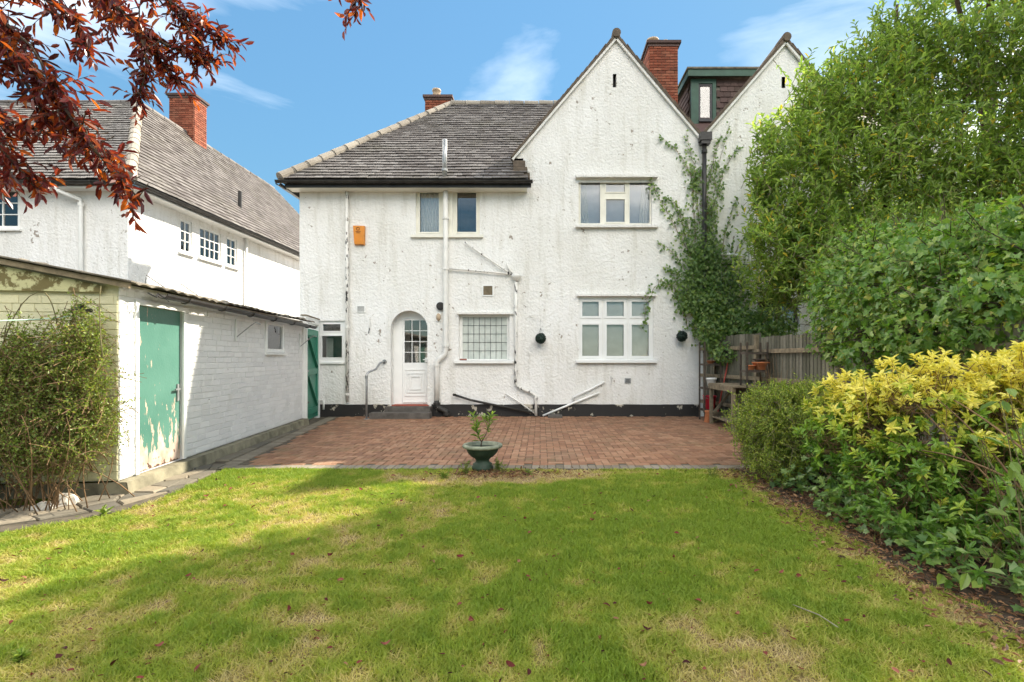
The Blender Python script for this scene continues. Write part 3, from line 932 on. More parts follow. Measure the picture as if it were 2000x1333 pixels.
roof = rf.build('roof', M_lead, house)
Vv = Vector((0, YR-YEV, ZR-ZEV)); vl = Vv.length
def ins_main(u, v):
    t = v/vl; X = XE+u; Y = YEV+t*(YR-YEV); Z = ZEV+t*(ZR-ZEV)
    if t > 1.0 or X < XE+(XRL-XE)*t: return False
    if X > -0.30 and Y < 12.05: return False
    if X > GLx-0.05 and Z < z_gl(X)-0.25 and Y > 12.0: return False
    return X < 1.6
pieces('tile', roof, M_tile, slope_tiles((XE, YEV, ZEV), (1, 0, 0), Vv, 8.0, vl, ins_main), 300, 'far_tiles')
cap_tiles('hip_tile', roof, (XE+0.03, YEV-0.02, ZEV+0.05), (XRL, YR, ZR+0.03), 0.115, M_ridge, 0.40)
cap_tiles('ridge_tile', roof, (XRL, YR, ZR+0.03), (1.3, YR, ZR+0.03), 0.11, M_ridge, 0.45)
# gable roof: two slabs whose verge edge shows
def slab(name, a, b, y0, y1, t, mat, parent):
    (xa, za), (xb, zb) = a, b
    nx, nz = -(zb-za), (xb-xa); l = math.hypot(nx, nz); nx, nz = nx/l*t, nz/l*t
    if nz < 0: nx, nz = -nx, -nz
    m = MB()
    p = [(xa,y0,za),(xb,y0,zb),(xb+nx,y0,zb+nz),(xa+nx,y0,za+nz)]
    p += [(q[0], y1, q[2]) for q in p]
    m.add(p, [(0,1,2,3),(7,6,5,4),(0,4,5,1),(1,5,6,2),(2,6,7,3),(3,7,4,0)])
    return m.build(name, mat, parent)
def verge(parent, a, b, y0):
    """individual tile ends along a gable edge"""
    a, b = Vector((a[0], y0, a[1])), Vector((b[0], y0, b[1])); L = (b-a).length; n = int(L/0.165); d = (b-a).normalized()
    up = Vector((-d.z, 0, d.x)); up = up if up.z > 0 else -up
    for i in range(n):
        c = a + d*((i+0.5)*L/n) + up*(0.045+random.uniform(-.006, .006)) + Vector((0, random.uniform(-.012, .012), 0))
        o = bpy.data.objects.new('verge_tile', piece_mesh('verge_tile', M_verge)); COL.objects.link(o); o.parent = parent
        o.matrix_parent_inverse = Matrix()
        o.matrix_basis = mat4(c + Vector((0, 0.09, 0)), d+up*0.09, (0, 1, 0), up.cross(d) if False else up-d*0.09, (L/n*1.35, 0.18, 0.02))
def gable_roof(parent, lft, apex, rgt, y0, y1):
    g1 = slab('gable_roof', lft, apex, y0, y1, 0.04, M_verge, parent)
    g2 = slab('gable_roof', apex, rgt, y0, y1, 0.04, M_verge, parent)
    verge(g1, lft, apex, y0); verge(g2, rgt, apex, y0)
    MB().tube([(apex[0], y0-0.03, apex[1]+0.06), (apex[0], y0+0.4, apex[1]+0.06)], 0.1, 12).build('ridge_end_tile', M_verge, g1)
    MB().tube([(apex[0], y0+0.41, apex[1]+0.06), (apex[0], y1, apex[1]+0.06)], 0.095, 10).build('ridge_cap', M_ridge, g1)
    # pale mortar undercloak below the verge
    for s_, e_ in ((lft, apex), (rgt, apex)):
        MB().beam((s_[0], y0+0.045, s_[1]-0.045), (e_[0], y0+0.045, e_[1]-0.045), 0.05, 0.05, (0, 1, 0)).build('undercloak', M_wall, g1)
gable_roof(house, (GLx-0.02, GLz+0.0), (GA[0], GA[1]+0.02), (GRx+0.03, GRz-0.02), D-0.09, YR-0.2)
# stepped brick corbel at the foot of the gable
for i, (a, b, c, d) in enumerate(((1003, 1026, 318, 330), (1003, 1030, 330.5, 341), (1003, 1035, 341.5, 351))):
    MB().box(fx(a), fx(b), D-0.13-0.004*i, D+0.0-0.002, fz(d), fz(c)).build('corbel_brick', M_verge, house)
# eaves
MB().box(XE+0.12, fx(1030), YEV+0.07, D-0.002, ZEV-0.16, ZEV-0.135).build('soffit', M_cream, house)
MB().beam((XE+0.1, YEV+0.1, ZEV-0.13), (XE+0.1, D+7.5, ZEV-0.13), 0.05, 0.1).build('side_fascia', M_gutter, house)
MB().box(XE+0.12, fx(1038), YEV+0.045, YEV+0.068, ZEV-0.15, ZEV-0.03).build('fascia', M_gutter, house)
half_gutter(house, (XE-0.06, YEV-0.025, ZEV-0.02), (fx(1041), YEV-0.025, ZEV-0.02), 0.062, M_gutter, 'gutter', 8)
half_gutter(house, (XE-0.06, YEV+0.06, ZEV-0.04), (XE-0.06, D+7.6, ZEV-0.04), 0.058, M_gutter, 'side_gutter', 0)

# windows
M_lilac = simple('pane_reflection_grey', (0.60, 0.61, 0.66), 0.9, 0.05)  # grey of the bright sky reflected in the gable panes
wn = window(house, MF, W_left, [(fx(629), fx(664), fz(647), fz(633)), (fx(627), fx(667), fz(699), fz(656))], M_upvc, 0.05)
ledge(wn, 'sill', MF, fx(620), fx(674), fz(711), fz(707), 0.05, M_upvc)
MB(MF).box(fx(627), fx(640), 0.3, 0.33, fz(700), fz(660)).build('blind', M_blind, wn)
for r_, c_ in ((W_up1, 1), (W_up2, 0)):
    a, b = (819, 857) if c_ else (892, 930)
    wn = window(house, MF, r_, [(fx(a), fx(b), fz(453), fz(375))], M_cream, 0.05, 'room')
    if c_: curtain(wn, MF, fx(819), fx(857), fz(455), fz(374), 0.14, 7, 0.015)
    else: MB(MF).box(fx(892), fx(930), 0.42, 0.44, fz(453), fz(375)).build('blind', M_dark, wn)
    ledge(wn, 'sill', MF, r_[0]-0.11, r_[1]+(0.06 if c_ else 0.08), fz(465), fz(459), 0.07, M_cream)
MB(MF).box(fx(864)+.001, fx(884)-.001, -0.006, 0.03, fz(459), fz(368)).build('mullion_panel', M_cream, house)
wn = window(house, MF, W_gab, [(fx(1134), fx(1173), fz(436), fz(354)), (fx(1184), fx(1221), fz(374), fz(357)), (fx(1184), fx(1221), fz(433), fz(388)), (fx(1230), fx(1270), fz(436), fz(354))], M_cream, 0.06, 'room')
curtain(wn, MF, fx(1134), fx(1152), fz(438), fz(352), 0.15, 4, 0.015, 0.35)
curtain(wn, MF, fx(1270), fx(1249), fz(438), fz(352), 0.15, 4, 0.015, 0.35)
MB(MF).box(fx(1131), fx(1272), 0.175, 0.18, fz(440), fz(350)).build('pane_reflection_sheet', M_lilac, wn)  # pale sheet added behind the panes, standing in for their reflected clouds
ledge(wn, 'sill', MF, fx(1124), fx(1284), fz(446), fz(440), 0.10, M_wall)
ledge(wn, 'hood', MF, fx(1124), fx(1283), fz(349.5), fz(343), 0.12, M_wall)
wn = window(house, MF, W_kit, [(fx(902), fx(990), fz(702), fz(619))], M_white, 0.10, 'room', 0.02, 0.5, M_frost)
for k in range(1, 8):
    xx = fx(902+88*k/8); MB(MF).box(xx-.004, xx+.004, 0.115, 0.123, fz(702), fz(619)).build('lead_came', M_lead, wn)
for k in range(1, 5):
    zz = fz(619+83*k/5); MB(MF).box(fx(902), fx(990), 0.1135, 0.1215, zz-.004, zz+.004).build('lead_came', M_lead, wn)
ledge(wn, 'sill', MF, fx(888), fx(1003), fz(710), fz(704), 0.09, M_white)
ledge(wn, 'hood', MF, fx(893), fx(1004), fz(614.5), fz(609), 0.06, M_wall)
MB(MF).box(fx(899), fx(912), -0.08, -0.02, fz(704)+.003, fz(701)).build('sill_brick', M_red_sill, wn)
cols = [(1137, 1170), (1185, 1219), (1234, 1268)]
wn = window(house, MF, W_gnd, [(fx(a), fx(b), fz(618), fz(589)) for a, b in cols] + [(fx(a), fx(b), fz(696), fz(634)) for a, b in cols], M_upvc, 0.04, 'room', 0.045)
MB(MF).box(fx(1134), fx(1271), 0.115, 0.12, fz(700), fz(584)).build('blind', M_blind, wn)
MB(MF).box(fx(1192), fx(1214), 0.022, 0.038, fz(585.5), fz(583.5)).build('trickle_vent', M_blind, wn)
ledge(wn, 'sill', MF, fx(1125), fx(1282), fz(709), fz(703), 0.10, M_upvc)
ledge(wn, 'hood', MF, fx(1126), fx(1281), fz(579.5), fz(574), 0.09, M_wall)
for a in (1177.5, 1226.5):
    MB(MF).box(fx(a)-.006, fx(a)+.006, 0.03, 0.05, W_gnd[2]+.01, W_gnd[3]-.01).build('mullion_joint', M_blind, wn)

# arched back door
pan = [(fx(784.5+15.6*c), fx(784.5+15.6*c+14.4), fz(709-21.4*r), fz(709-21.4*r-20.2)) for c in range(3) for r in range(4)]
dframe = MB(MF).plate(A_door[0], A_door[1], 0.265, A_door[3], [(fx(781), fx(833), 0.285, fz(621))], 0.235, 0.05).build('door_frame', M_upvc, house)
door = MB(MF).plate(fx(781)+.003, fx(833)-.003, 0.29, fz(621)-.003, pan, 0.245, 0.04).build('door', M_upvc, house)
for q in pan: MB(MF).box(q[0], q[1], 0.262, 0.268, q[2], q[3]).build('pane', M_glass, door)
m = MB(MF); m.box(fx(781), fx(833), 0.9, 0.92, 0.1, fz(621)); m.build('hall', M_dark, door)
for i, (a, b, c, d) in enumerate(((785, 829, 776, 722), (790, 824, 769, 729), (796, 818, 763, 735))):
    MB(MF).plate(fx(a), fx(b), fz(c), fz(d), [(fx(a)+.025, fx(b)-.025, fz(c)+.025, fz(d)-.025)], 0.232-0.004*i, 0.013).build('door_moulding', M_upvc, door)
MB(MF).box(fx(782), fx(832), 0.225, 0.244, 0.32, 0.345).build('weather_bar', M_upvc, door)
hd = MB(MF); hd.box(fx(826), fx(831), 0.20, 0.243, fz(708), fz(699)); hd.beam((fx(829), 0.19, fz(703)), (fx(822.5), 0.19, fz(703)), 0.018, 0.022)
hd.build('handle', M_white, door)
MB().box(fx(766), fx(838), D-0.06, D+0.23, 0.262, 0.285).build('threshold', M_red_sill, house)
MB().box(fx(758), fx(845), D-0.27, D-0.003, 0.02, 0.258).build('step', M_step, house)
MB().box(fx(736), fx(849), D-0.56, D-0.272, 0.02, 0.15).build('step', M_step, house)

# plinth
for a, b in ((620, 762), (843, 1366)):
    m = MB(); n = 40
    for k in range(n):
        x0 = fx(a)+(fx(b)-fx(a))*k/n; x1 = fx(a)+(fx(b)-fx(a))*(k+1)/n
        t = lambda q: fz(791)+0.03*(float(vnoise(q*4.0, 3.3, 12))-0.5)
        m.poly((x0, D-.022, 0), (x1, D-.022, 0), (x1, D-.022, t(x1)), (x0, D-.022, t(x0))); m.poly((x0, D-.022, t(x0)), (x1, D-.022, t(x1)), (x1, D, t(x1)+.012), (x0, D, t(x0)+.012))
    m.build('plinth', M_plinth, house)

# pipes on the wall
def pp(px, py, out=0.07): return (fx(px), D-out, fz(py))
def pipe(name, pts, r, mat, collars=(), parent=house, out=0.07):
    o = MB().tube([pp(a, b, out) for a, b in pts], r, 10).build(name, mat, parent, True)
    for (a, b) in collars:
        MB().tube([pp(a, b+2.2, out), pp(a, b-2.2, out)], r*1.32, 10).build('collar', mat, o)
    return o
pipe('downpipe', [(680, 363), (680, 560), (680.5, 784)], 0.037, M_pipe, [(680, 430), (680.5, 640), (680.5, 770)])
soil = pipe('soil_pipe', [(872, 360), (872, 520), (872, 680), (871, 692), (862, 700), (855, 707), (854.5, 722), (854.5, 787)], 0.058, M_pipe2, [(872, 429), (872, 527), (872, 676), (854.5, 714)], out=0.09)
pipe('drain_bend', [(854.5, 782), (856, 794), (866, 800), (873, 803), (875, 813)], 0.062, M_pipe3, [(855, 788), (874, 808)], out=0.11)
pipe('vent_pipe', [(873, 356), (873, 318), (873.5, 284)], 0.052, M_grey, [(873, 342)], out=0.30)
wp = pipe('waste_downpipe', [(1008, 545), (1008, 640), (1007.5, 748), (1012, 756), (1040, 768), (1046, 774), (1047, 812)], 0.034, M_pipe, [(1008, 600), (1007.5, 724), (1046.5, 778)])
hp = MB(); hp.lathe(pp(1009, 549, 0.09), [(0.035, -0.02), (0.05, 0.02), (0.10, 0.06), (0.115, 0.13), (0.105, 0.13), (0.09, 0.07)], 16); hp.build('hopper', M_pipe2, wp, True)
pipe('waste_pipe', [(908, 474), (940, 497), (990, 531), (1000, 536)], 0.020, M_pipe)
pipe('waste_pipe', [(878, 526), (940, 531), (1000, 537)], 0.020, M_pipe)
pipe('waste_pipe', [(990, 516), (993, 524), (1001, 538)], 0.026, M_pipe)
pipe('waste_stub', [(1045, 808), (1015, 786), (988, 769)], 0.014, M_pipe2, out=0.05)
pipe('waste_stub', [(886, 770), (920, 781), (1040, 806)], 0.026, M_pipe3, [(889, 771)], out=0.10)
pipe('overflow_pipe', [(1060, 812), (1108, 792), (1170, 767)], 0.024, M_white, out=0.06)
pipe('overflow_pipe', [(1122, 783), (1118, 776), (1150, 762), (1180, 746)], 0.024, M_white, out=0.06)
pipe('black_bend', [(632, 781), (622, 781), (621, 790)], 0.02, M_pipe2, out=0.05)
pipe('gully_pipe', [(634, 781), (634, 800)], 0.022, M_pipe2, out=0.05)
# vents
def vent(px0, px1, py0, py1, slats, frame, fill, name='air_vent'):
    v_ = MB(MF).plate(fx(px0), fx(px1), fz(py1), fz(py0), [(fx(px0)+.025, fx(px1)-.025, fz(py1)+.025, fz(py0)-.025)], -0.018, 0.017).build(name, frame, house)
    MB(MF).box(fx(px0)+.025, fx(px1)-.025, -0.006, -0.002, fz(py1)+.025, fz(py0)-.025).build('mesh', fill, v_)
    for k in range(slats):
        z = fz(py1)+.03+(fz(py0)-fz(py1)-.06)*(k+.5)/slats
        MB(MF).box(fx(px0)+.025, fx(px1)-.025, -0.014, -0.0065, z-.006, z+.006).build('slat', fill if slats > 6 else frame, v_)
vent(942, 964, 557, 579, 7, M_white, M_wood)
vent(696, 714, 597, 611, 4, M_white, M_dark)
vent(1220, 1232, 739, 749, 3, M_grey, M_dark)
ex = MB(); ex.tube([(fx(861), D-.012, fz(599)), (fx(861), D-.07, fz(599))], 0.095, 16); eo = ex.build('extractor_outlet', M_black, house)
MB().tube([(fx(861), D-.071, fz(599)), (fx(861), D-.085, fz(599))], 0.06, 16).build('outlet_cap', M_dark, eo)
MB().box(fx(1070), fx(1097), D-0.36, D-0.06, 0.02, 0.075).build('gully_cover', M_step, house)
for (a, b, c, d) in ((723, 620, 721, 652), (1032, 686, 1034, 709), (1193, 735, 1194, 750)):
    MB().tube([pp(a, b, .03), pp((a+c)/2+2, (b+d)/2-4, .05), pp(c, d, .03)], 0.012, 6).build('wall_hook', M_pipe, house)

# small rear chimney and the big party chimney
def chimney(parent, x0, x1, y0, y1, z0, z1, faces, pots, limit=300):
    c = MB(); c.box(x0, x1, y0, y1, z0, z1); ch = c.build('chimney', M_mortar, parent)
    brick_box(ch, x0, x1, y0, y1, z0, z1, faces, limit)
    MB().box(x0-.035, x1+.035, y0-.035, y1+.035, z1+.001, z1+.075).build('corbel_course', M_hung, ch)
    MB().box(x0-.075, x1+.075, y0-.075, y1+.075, z1+.076, z1+.15).build('cap_course', M_hung, ch)
    for px_, py_, r_, h_ in pots:
        MB().lathe((px_, py_, z1+.15), [(r_*1.15, 0), (r_*1.1, .06), (r_, .09), (r_*.86, h_*.8), (r_*1.05, h_*.85), (r_*1.02, h_), (r_*.7, h_), (r_*.7, h_-.1)], 14).build('chimney_pot', M_pot, ch, True)
    return ch
cx0, cx1 = (831-VX)/F*16.6, (880-VX)/F*16.6
chimney(house, cx0, cx1, 16.6, 17.3, 8.0, CAMZ+(VY-196)/F*16.6, ('front', 'left', 'right'), [(cx0+.30, 16.9, .14, .34)])
bx0, bx1 = (1268-VX)/F*14.0, (1324-VX)/F*14.0
chimney(house, bx0, bx1, 14.0, 15.2, 7.2, CAMZ+(VY-92)/F*14.0, ('front', 'left'), [(bx0+.18, 14.4, .17, .28), (bx0+.55, 14.5, .11, .30)])

# ------------------------------------------------------------------ attached neighbour
nb = thing('house', 'attached white gabled house with ivy, behind the laurel on the right', 'house', (6, D+3.8, 0))
G2 = (fx(1533), fz(84)); g2l = (fx(1371), fz(268)); g2r = (2*G2[0]-g2l[0]+0.55, g2l[1]-0.65)
NBX1 = 9.6
dk = (fx(1480), fx(1562), fz(640), fz(583)); slit2 = (fx(1527), fx(1534), fz(172), fz(150))
wl = MB(MF).plate(XR+.001, NBX1, 0, g2l[1], [dk], 0.012, 0.14, False)
wl.poly((XR+.001, .012, g2l[1]), (slit2[0], .012, g2l[1]), (slit2[0], .012, G2[1]-(G2[0]-slit2[0])*1.19), (g2l[0], .012, g2l[1]+.005))
wl.poly((slit2[1], .012, g2l[1]), (g2r[0]-.6, .012, g2l[1]), (G2[0], .012, G2[1]), (slit2[1], .012, G2[1]-.02))
wl.poly((slit2[0], .012, g2l[1]), (slit2[1], .012, g2l[1]), (slit2[1], .012, slit2[2]), (slit2[0], .012, slit2[2]))
wl.poly((slit2[0], .012, slit2[3]), (slit2[1], .012, slit2[3]), (slit2[1], .012, G2[1]-.02), (slit2[0], .012, G2[1]-.09))
wl.poly((NBX1, .012, 0), (NBX1, 7.6, 0), (NBX1, 7.6, 5.5), (NBX1, .012, 5.5))
wl.build('wall', M_wall, nb)
MB(MF).box(slit2[0]-.02, slit2[1]+.02, 0.16, 0.2, slit2[2]-.02, slit2[3]+.02).build('slit_louvre', M_dark, nb)
window(nb, MF, dk, [(dk[0]+.06, (dk[0]+dk[1])/2-.03, dk[2]+.06, dk[3]-.06), ((dk[0]+dk[1])/2+.03, dk[1]-.06, dk[2]+.06, dk[3]-.06)], M_lead, 0.1, 'dark')
gable_roof(nb, (g2l[0]-.0, g2l[1]), (G2[0], G2[1]+.02), g2r, D-0.09, YR-0.2)
r2 = MB(); r2.poly((3.0+.01, 12.05, z_main(12.05)-.06), (NBX1+.4, 12.05, z_main(12.05)-.06), (NBX1+.4, YR, ZR-.06), (3.01, YR, ZR-.06))
r2.poly((6, YR, ZR-.06), (NBX1+.4, YR, ZR-.06), (NBX1+.4, 2*YR-YEV, ZEV), (6, 2*YR-YEV, ZEV))
r2.build('roof', M_hung, nb)
# dormer in the valley
dy = 14.6
dm = thing('dormer', 'dark green flat roofed dormer with hung tiles between the two gables', 'dormer', (5, dy, 7))
def dx(px): return (px-VX)/F*dy
def dz(py): return CAMZ+(VY-py)/F*dy
MD = Matrix.Translation((0, dy, 0))
dw = (dx(1364), dx(1390), dz(236), dz(166))
MB(MD).plate(dx(1350), dx(1500), 6.9, dz(156), [dw], 0, .08, True).build('cheek_wall', M_mortar, dm)
MB(MD).poly((dx(1350), 0.01, 6.9), (dx(1350), 0.01, dz(156)), (dx(1350), 2.2, dz(156)), (dx(1350), 2.2, 6.9)).build('side_wall', M_mortar, dm)
hung = []
for i in range(18):
    z = 6.95 + i*0.155
    if z > dz(160): break
    x = dx(1399) + (0.1 if i % 2 else 0)
    while x < dx(1492):
        hung.append(mat4((x+.1, dy-.022, z+.09), (1, 0, 0), (0, .13, 1), (0, -1, .13), (.194, .2, .016))); x += .2
    y = dy + .12 + (0.1 if i % 2 else 0)
    while y < dy+2.0:
        hung.append(mat4((dx(1350)-.022, y+.1, z+.09), (0, -1, 0), (.13, 0, 1), (-1, 0, .13), (.194, .2, .016))); y += .2
    if z < dz(240):
        x = dx(1366)
        while x < dx(1396):
            hung.append(mat4((x+.1, dy-.022, z+.09), (1, 0, 0), (0, .13, 1), (0, -1, .13), (.194, .2, .016))); x += .2
pieces('hung_tile', dm, M_hung, hung, 300)
for a, b in ((1349, 1363.5), (1390.5, 1397.5)):
    MB(MD).box(dx(a), dx(b), -.05, .03, 6.95 if a < 1360 else dz(240), dz(156)).build('post', M_dormer, dm)
MB(MD).box(dx(1363.6), dx(1390.4), -.05, .03, dz(165), dz(156)).build('window_head', M_dormer, dm)
window(dm, MD, dw, [(dw[0]+.05, dw[1]-.05, dw[2]+.05, dw[3]-.05)], M_lead, -0.03, 'dark', 0)
MB(MD).box(dx(1363.6), dx(1391), -.09, .03, dz(240), dz(236)).build('sill', M_lead, dm)
MB(MD).box(dx(1340), dx(1500), -.2, -.16, dz(156), dz(143)).build('fascia', M_dormer, dm)
MB(MD).box(dx(1340), dx(1340)+.05, -.159, 2.3, dz(156), dz(143)).build('side_fascia', M_dormer, dm)
MB(MD).box(dx(1338), dx(1501), -.23, 2.35, dz(143)+.001, dz(139.5)).build('flat_roof', M_sheet, dm)
# valley hopper and black downpipe
hop = thing('rainwater_pipe', 'black rainwater pipe and hopper in the valley between the two gables', 'downpipe', (fx(1373), D-.1, 0))
m = MB(); p0 = pp(1374, 279, .12)
m.box(p0[0]-.13, p0[0]+.13, p0[1]-.10, p0[1]+.10, p0[2]-.02, p0[2]+.16); m.box(p0[0]-.10, p0[0]+.10, p0[1]-.08, p0[1]+.08, p0[2]-.10, p0[2]-.021)
m.build('hopper', M_gutter, hop)
MB().tube([pp(1373, 287, .1), pp(1373, 400, .1), pp(1374, 560, .1), pp(1374, 690, .1)], 0.05, 10).build('pipe', M_gutter, hop, True)
for py_ in (300, 403, 500): MB().tube([pp(1373, py_+3, .1), pp(1373, py_-3, .1)], 0.066, 10).build('collar', M_gutter, hop)
o = MB().tube([pp(1386, 497, .12), pp(1450, 502, .12)], 0.03, 8).build('wall_pipe', M_white, nb)
o = MB().tube([pp(1386, 517, .08), pp(1466, 519, .08)], 0.012, 6).build('wall_cable', M_black, nb)

# ------------------------------------------------------------------ house on the left
lh = thing('house', 'white house with brown tiled hipped roof on the far left', 'house', (-14, D+4, 0))
LX = -9.58
l_w = (-12.95, fx(38), fz(447), fz(368))
wl = MB(MF).plate(-20, LX, 0, 5.45, [l_w], 0, .14, False)
ML = Matrix(((0, -1, 0, LX), (1, 0, 0, 0), (0, 0, 1, 0), (0, 0, 0, 1)))
def sy(px): return -LX/((VX-px)/F)
def szz(px, py): return CAMZ + (VY-py)/F*sy(px)
sw = [(sy(352), sy(375), 4.22, 5.10), (sy(390), sy(432), 4.22, 5.10), (sy(443), sy(463), 4.22, 5.10)]
wl.build('wall', M_wall, lh)
MB(ML).plate(D+.001, D+15, 0, 5.45, sw, 0, .14, False).build('side_wall', M_wall, lh)
def grid(r, nx, nz, e=.05, t=.022):
    x0, x1, z0, z1 = r[0]+e, r[1]-e, r[2]+e, r[3]-e; wx, wz = (x1-x0)/nx, (z1-z0)/nz
    return [(x0+i*wx+(t/2 if i else 0), x0+(i+1)*wx-(t/2 if i < nx-1 else 0), z0+k*wz+(t/2 if k else 0), z0+(k+1)*wz-(t/2 if k < nz-1 else 0)) for i in range(nx) for k in range(nz)]
wn = window(lh, MF, l_w, grid(l_w, 2, 3, .07), M_white, .03, 'room', 0)
curtain(wn, MF, l_w[0], l_w[1], l_w[2], l_w[3], 0.13, 8, 0.015)
ledge(wn, 'sill', MF, l_w[0]-.06, l_w[1]+.06, l_w[2]-.06, l_w[2], .07, M_white)
for k, r_ in enumerate(sw):
    wn = window(lh, ML, r_, grid(r_, 4 if k == 1 else 2, 3, .06), M_white, .03, 'room', 0)
    MB(ML).box(r_[0]+.01, r_[1]-.01, .15, .155, r_[2]+.01, r_[3]-.01).build('net_curtain', M_curtain, wn)
    ledge(wn, 'sill', ML, r_[0]-.06, r_[1]+.06, r_[2]-.07, r_[2], .07, M_white)
LE = (LX+0.36, D-0.36, ZEV); LRX, LRY, LRZ = -12.2, 15.55, CAMZ+(VY-203)/F*15.55
rf = MB()
YF = 27.0
def lq(*p): rf.add([(a, b, c-.02) for a, b, c in p], [tuple(range(len(p)))])
lq((-22, LE[1], LE[2]), LE, (LRX, LRY, LRZ), (-22, LRY, LRZ))
lq(LE, (LE[0], YF, LE[2]), (LRX, YF-3.6, LRZ), (LRX, LRY, LRZ))
lq((LE[0], YF, LE[2]), (-15.2, YF, LE[2]), (LRX, YF-3.6, LRZ))
lq((LRX, LRY, LRZ), (LRX, YF-3.6, LRZ), (-15.2, YF, LE[2]), (-15.2, LRY+3.9, LE[2]))
lroof = rf.build('roof', M_lead, lh)
V1 = Vector((0, LRY-LE[1], LRZ-LE[2])); V2 = Vector((LRX-LE[0], 0, LRZ-LE[2]))
t1 = slope_tiles((-20, LE[1], LE[2]), (1, 0, 0), V1, 20+LE[0]+.2, V1.length, lambda u, v: v < V1.length and -20+u < LE[0]+(LRX-LE[0])*v/V1.length and -20+u > -18)
t2 = slope_tiles((LE[0], LE[1], LE[2]), (0, 1, 0), V2, YF-LE[1], V2.length, lambda u, v: v < V2.length and u > (LRY-LE[1])*v/V2.length and u < YF-LE[1]-3.6*v/V2.length and u < 14)
pieces('tile', lroof, M_tile, t1+t2, 300, 'far_tiles')
cap_tiles('hip_tile', lroof, (LE[0]-.02, LE[1]+.0, LE[2]+.06), (LRX, LRY, LRZ+.03), 0.13, M_ridge, .42)
cap_tiles('ridge_tile', lroof, (LRX, LRY, LRZ+.02), (LRX, YF-3.6, LRZ+.02), 0.09, M_tile, .5)
cap_tiles('ridge_tile', lroof, (LRX, LRY, LRZ+.02), (-18, LRY, LRZ+.02), 0.09, M_tile, .5)
half_gutter(lh, (-20, LE[1]-.03, LE[2]-.03), (LE[0]+.05, LE[1]-.03, LE[2]-.03), .065, M_gutter, 'gutter', 6)
half_gutter(lh, (LE[0]+.04, LE[1], LE[2]-.03), (LE[0]+.04, YF, LE[2]-.03), .065, M_gutter, 'side_gutter', 0)
m = MB(); m.box(-20, LE[0]-.03, LE[1]+.06, D-.002, LE[2]-.14, LE[2]-.115); m.build('soffit', M_white, lh)
m = MB(); m.box(LX+.002, LE[0]-.03, D, YF, LE[2]-.14, LE[2]-.115); m.build('side_soffit', M_white, lh)
chimney(lh, -11.9-.85, -11.9, 17.6, 18.25, 8.2, CAMZ+(VY-192)/F*17.6, ('front', 'right'), [])
lp = MB().tube([(fx(135), LE[1]+.0, ZEV-.1), (fx(137), LE[1]+.02, ZEV-.22), (fx(162), D-.07, fz(392)), (fx(163), D-.07, fz(402)), (fx(163), D-.07, 0.2)], .042, 10).build('downpipe', M_white, lh, True)
MB().tube([(fx(163), D-.07, fz(398)), (fx(163), D-.07, fz(405))], .056, 10).build('collar', M_white, lp)
MB().tube([(LX+.07, sy(477), 5.25), (LX+.07, sy(477), .2)], .04, 10).build('downpipe', M_white, lh, True)
ly = 17.0; lt = (ly-LE[1]); 
vpz = LE[2]+.9
MB().tube([(LE[0]-.75, ly, vpz-.2), (LE[0]-.75, ly, vpz+.62)], .06, 10).build('vent_pipe', M_gutter, lh)

# ------------------------------------------------------------------ shed
u = (SB-SA).normalized()
MS = Matrix(((u.x, -u.y, 0, SA.x), (u.y, u.x, 0, SA.y), (0, 0, 1, 0), (0, 0, 0, 1)))   # x along the wall, y inwards
shed = thing('shed', 'low white painted brick shed with a peeling green door', 'shed', SA)
SL = 5.34; SH = 2.06; ZP = 0.15
dr_ = (0.28, 1.10, ZP, 1.93); sw_ = (3.50, 4.30, 1.47, 1.99)
MB(MS).plate(0, SL, ZP, SH+.06, [dr_, sw_], 0, .12, False).build('side_wall', M_shed, shed)
MB(MS).poly((0, 0, ZP), (0, 0, SH+.06), (0, 3.2, SH+.66), (0, 3.2, ZP)).build('end_wall', M_shed_moss, shed)
MB(MS).add([(SL, 0, ZP), (SL, 0, SH+.06), (SL, 3.2, SH+.66), (SL, 3.2, ZP), (0, 3.2, ZP), (0, 3.2, SH+.66)], [(0, 1, 2, 3), (3, 2, 5, 4)]).build('far_wall', M_shed, shed)
bl = []
def wall_bricks(x0, x1, z0, z1, holes, M, lst, course=.0765, lens=(.11, .22, .22, .22, .30, .34)):
    nc = int((z1-z0)/course)
    for i in range(nc):
        zc = z0+(i+.5)*course
        t = x0 - random.uniform(0, .2)
        while t < x1:
            l = random.choice(lens); s0, s1 = max(t, x0), min(t+l, x1); t += l
            cuts = [(s0, s1)]
            for h in holes:
                if h[2]-.03 < zc < h[3]+.035:
                    nw = []
                    for a, b in cuts:
                        if b <= h[0]-.05 or a >= h[1]+.05: nw.append((a, b)); continue
                        if a < h[0]-.05: nw.append((a, h[0]-.05))
                        if b > h[1]+.05: nw.append((h[1]+.05, b))
                    cuts = nw
            for a, b in cuts:
                if b-a < .035: continue
                j = random.uniform(-.004, .004)
                q = mat4(((a+b)/2, .003+j*.6, zc), (1, random.uniform(-.008, .008), 0), (0, random.uniform(-.03, .03), 1), (random.uniform(-.008, .008), -1, random.uniform(-.03, .03)), (b-a-.004, course-.006, .026))
                lst.append(M @ q)
wall_bricks(0.004, SL-.004, ZP+.01, SH+.05, [dr_, sw_], MS, bl)
pieces('brick', shed, M_shed, bl, 300, 'far_bricks')
ME = MS @ Matrix(((0, 1, 0, 0), (-1, 0, 0, 0), (0, 0, 1, 0), (0, 0, 0, 1)))   # local x = -inwards, y = along
bl = []
wall_bricks(-1.9, -.004, ZP+.01, SH+.0, [], ME, bl, .083, (.2, .2, .25, .4))
pieces('end_brick', shed, M_shed_moss, bl, 300)
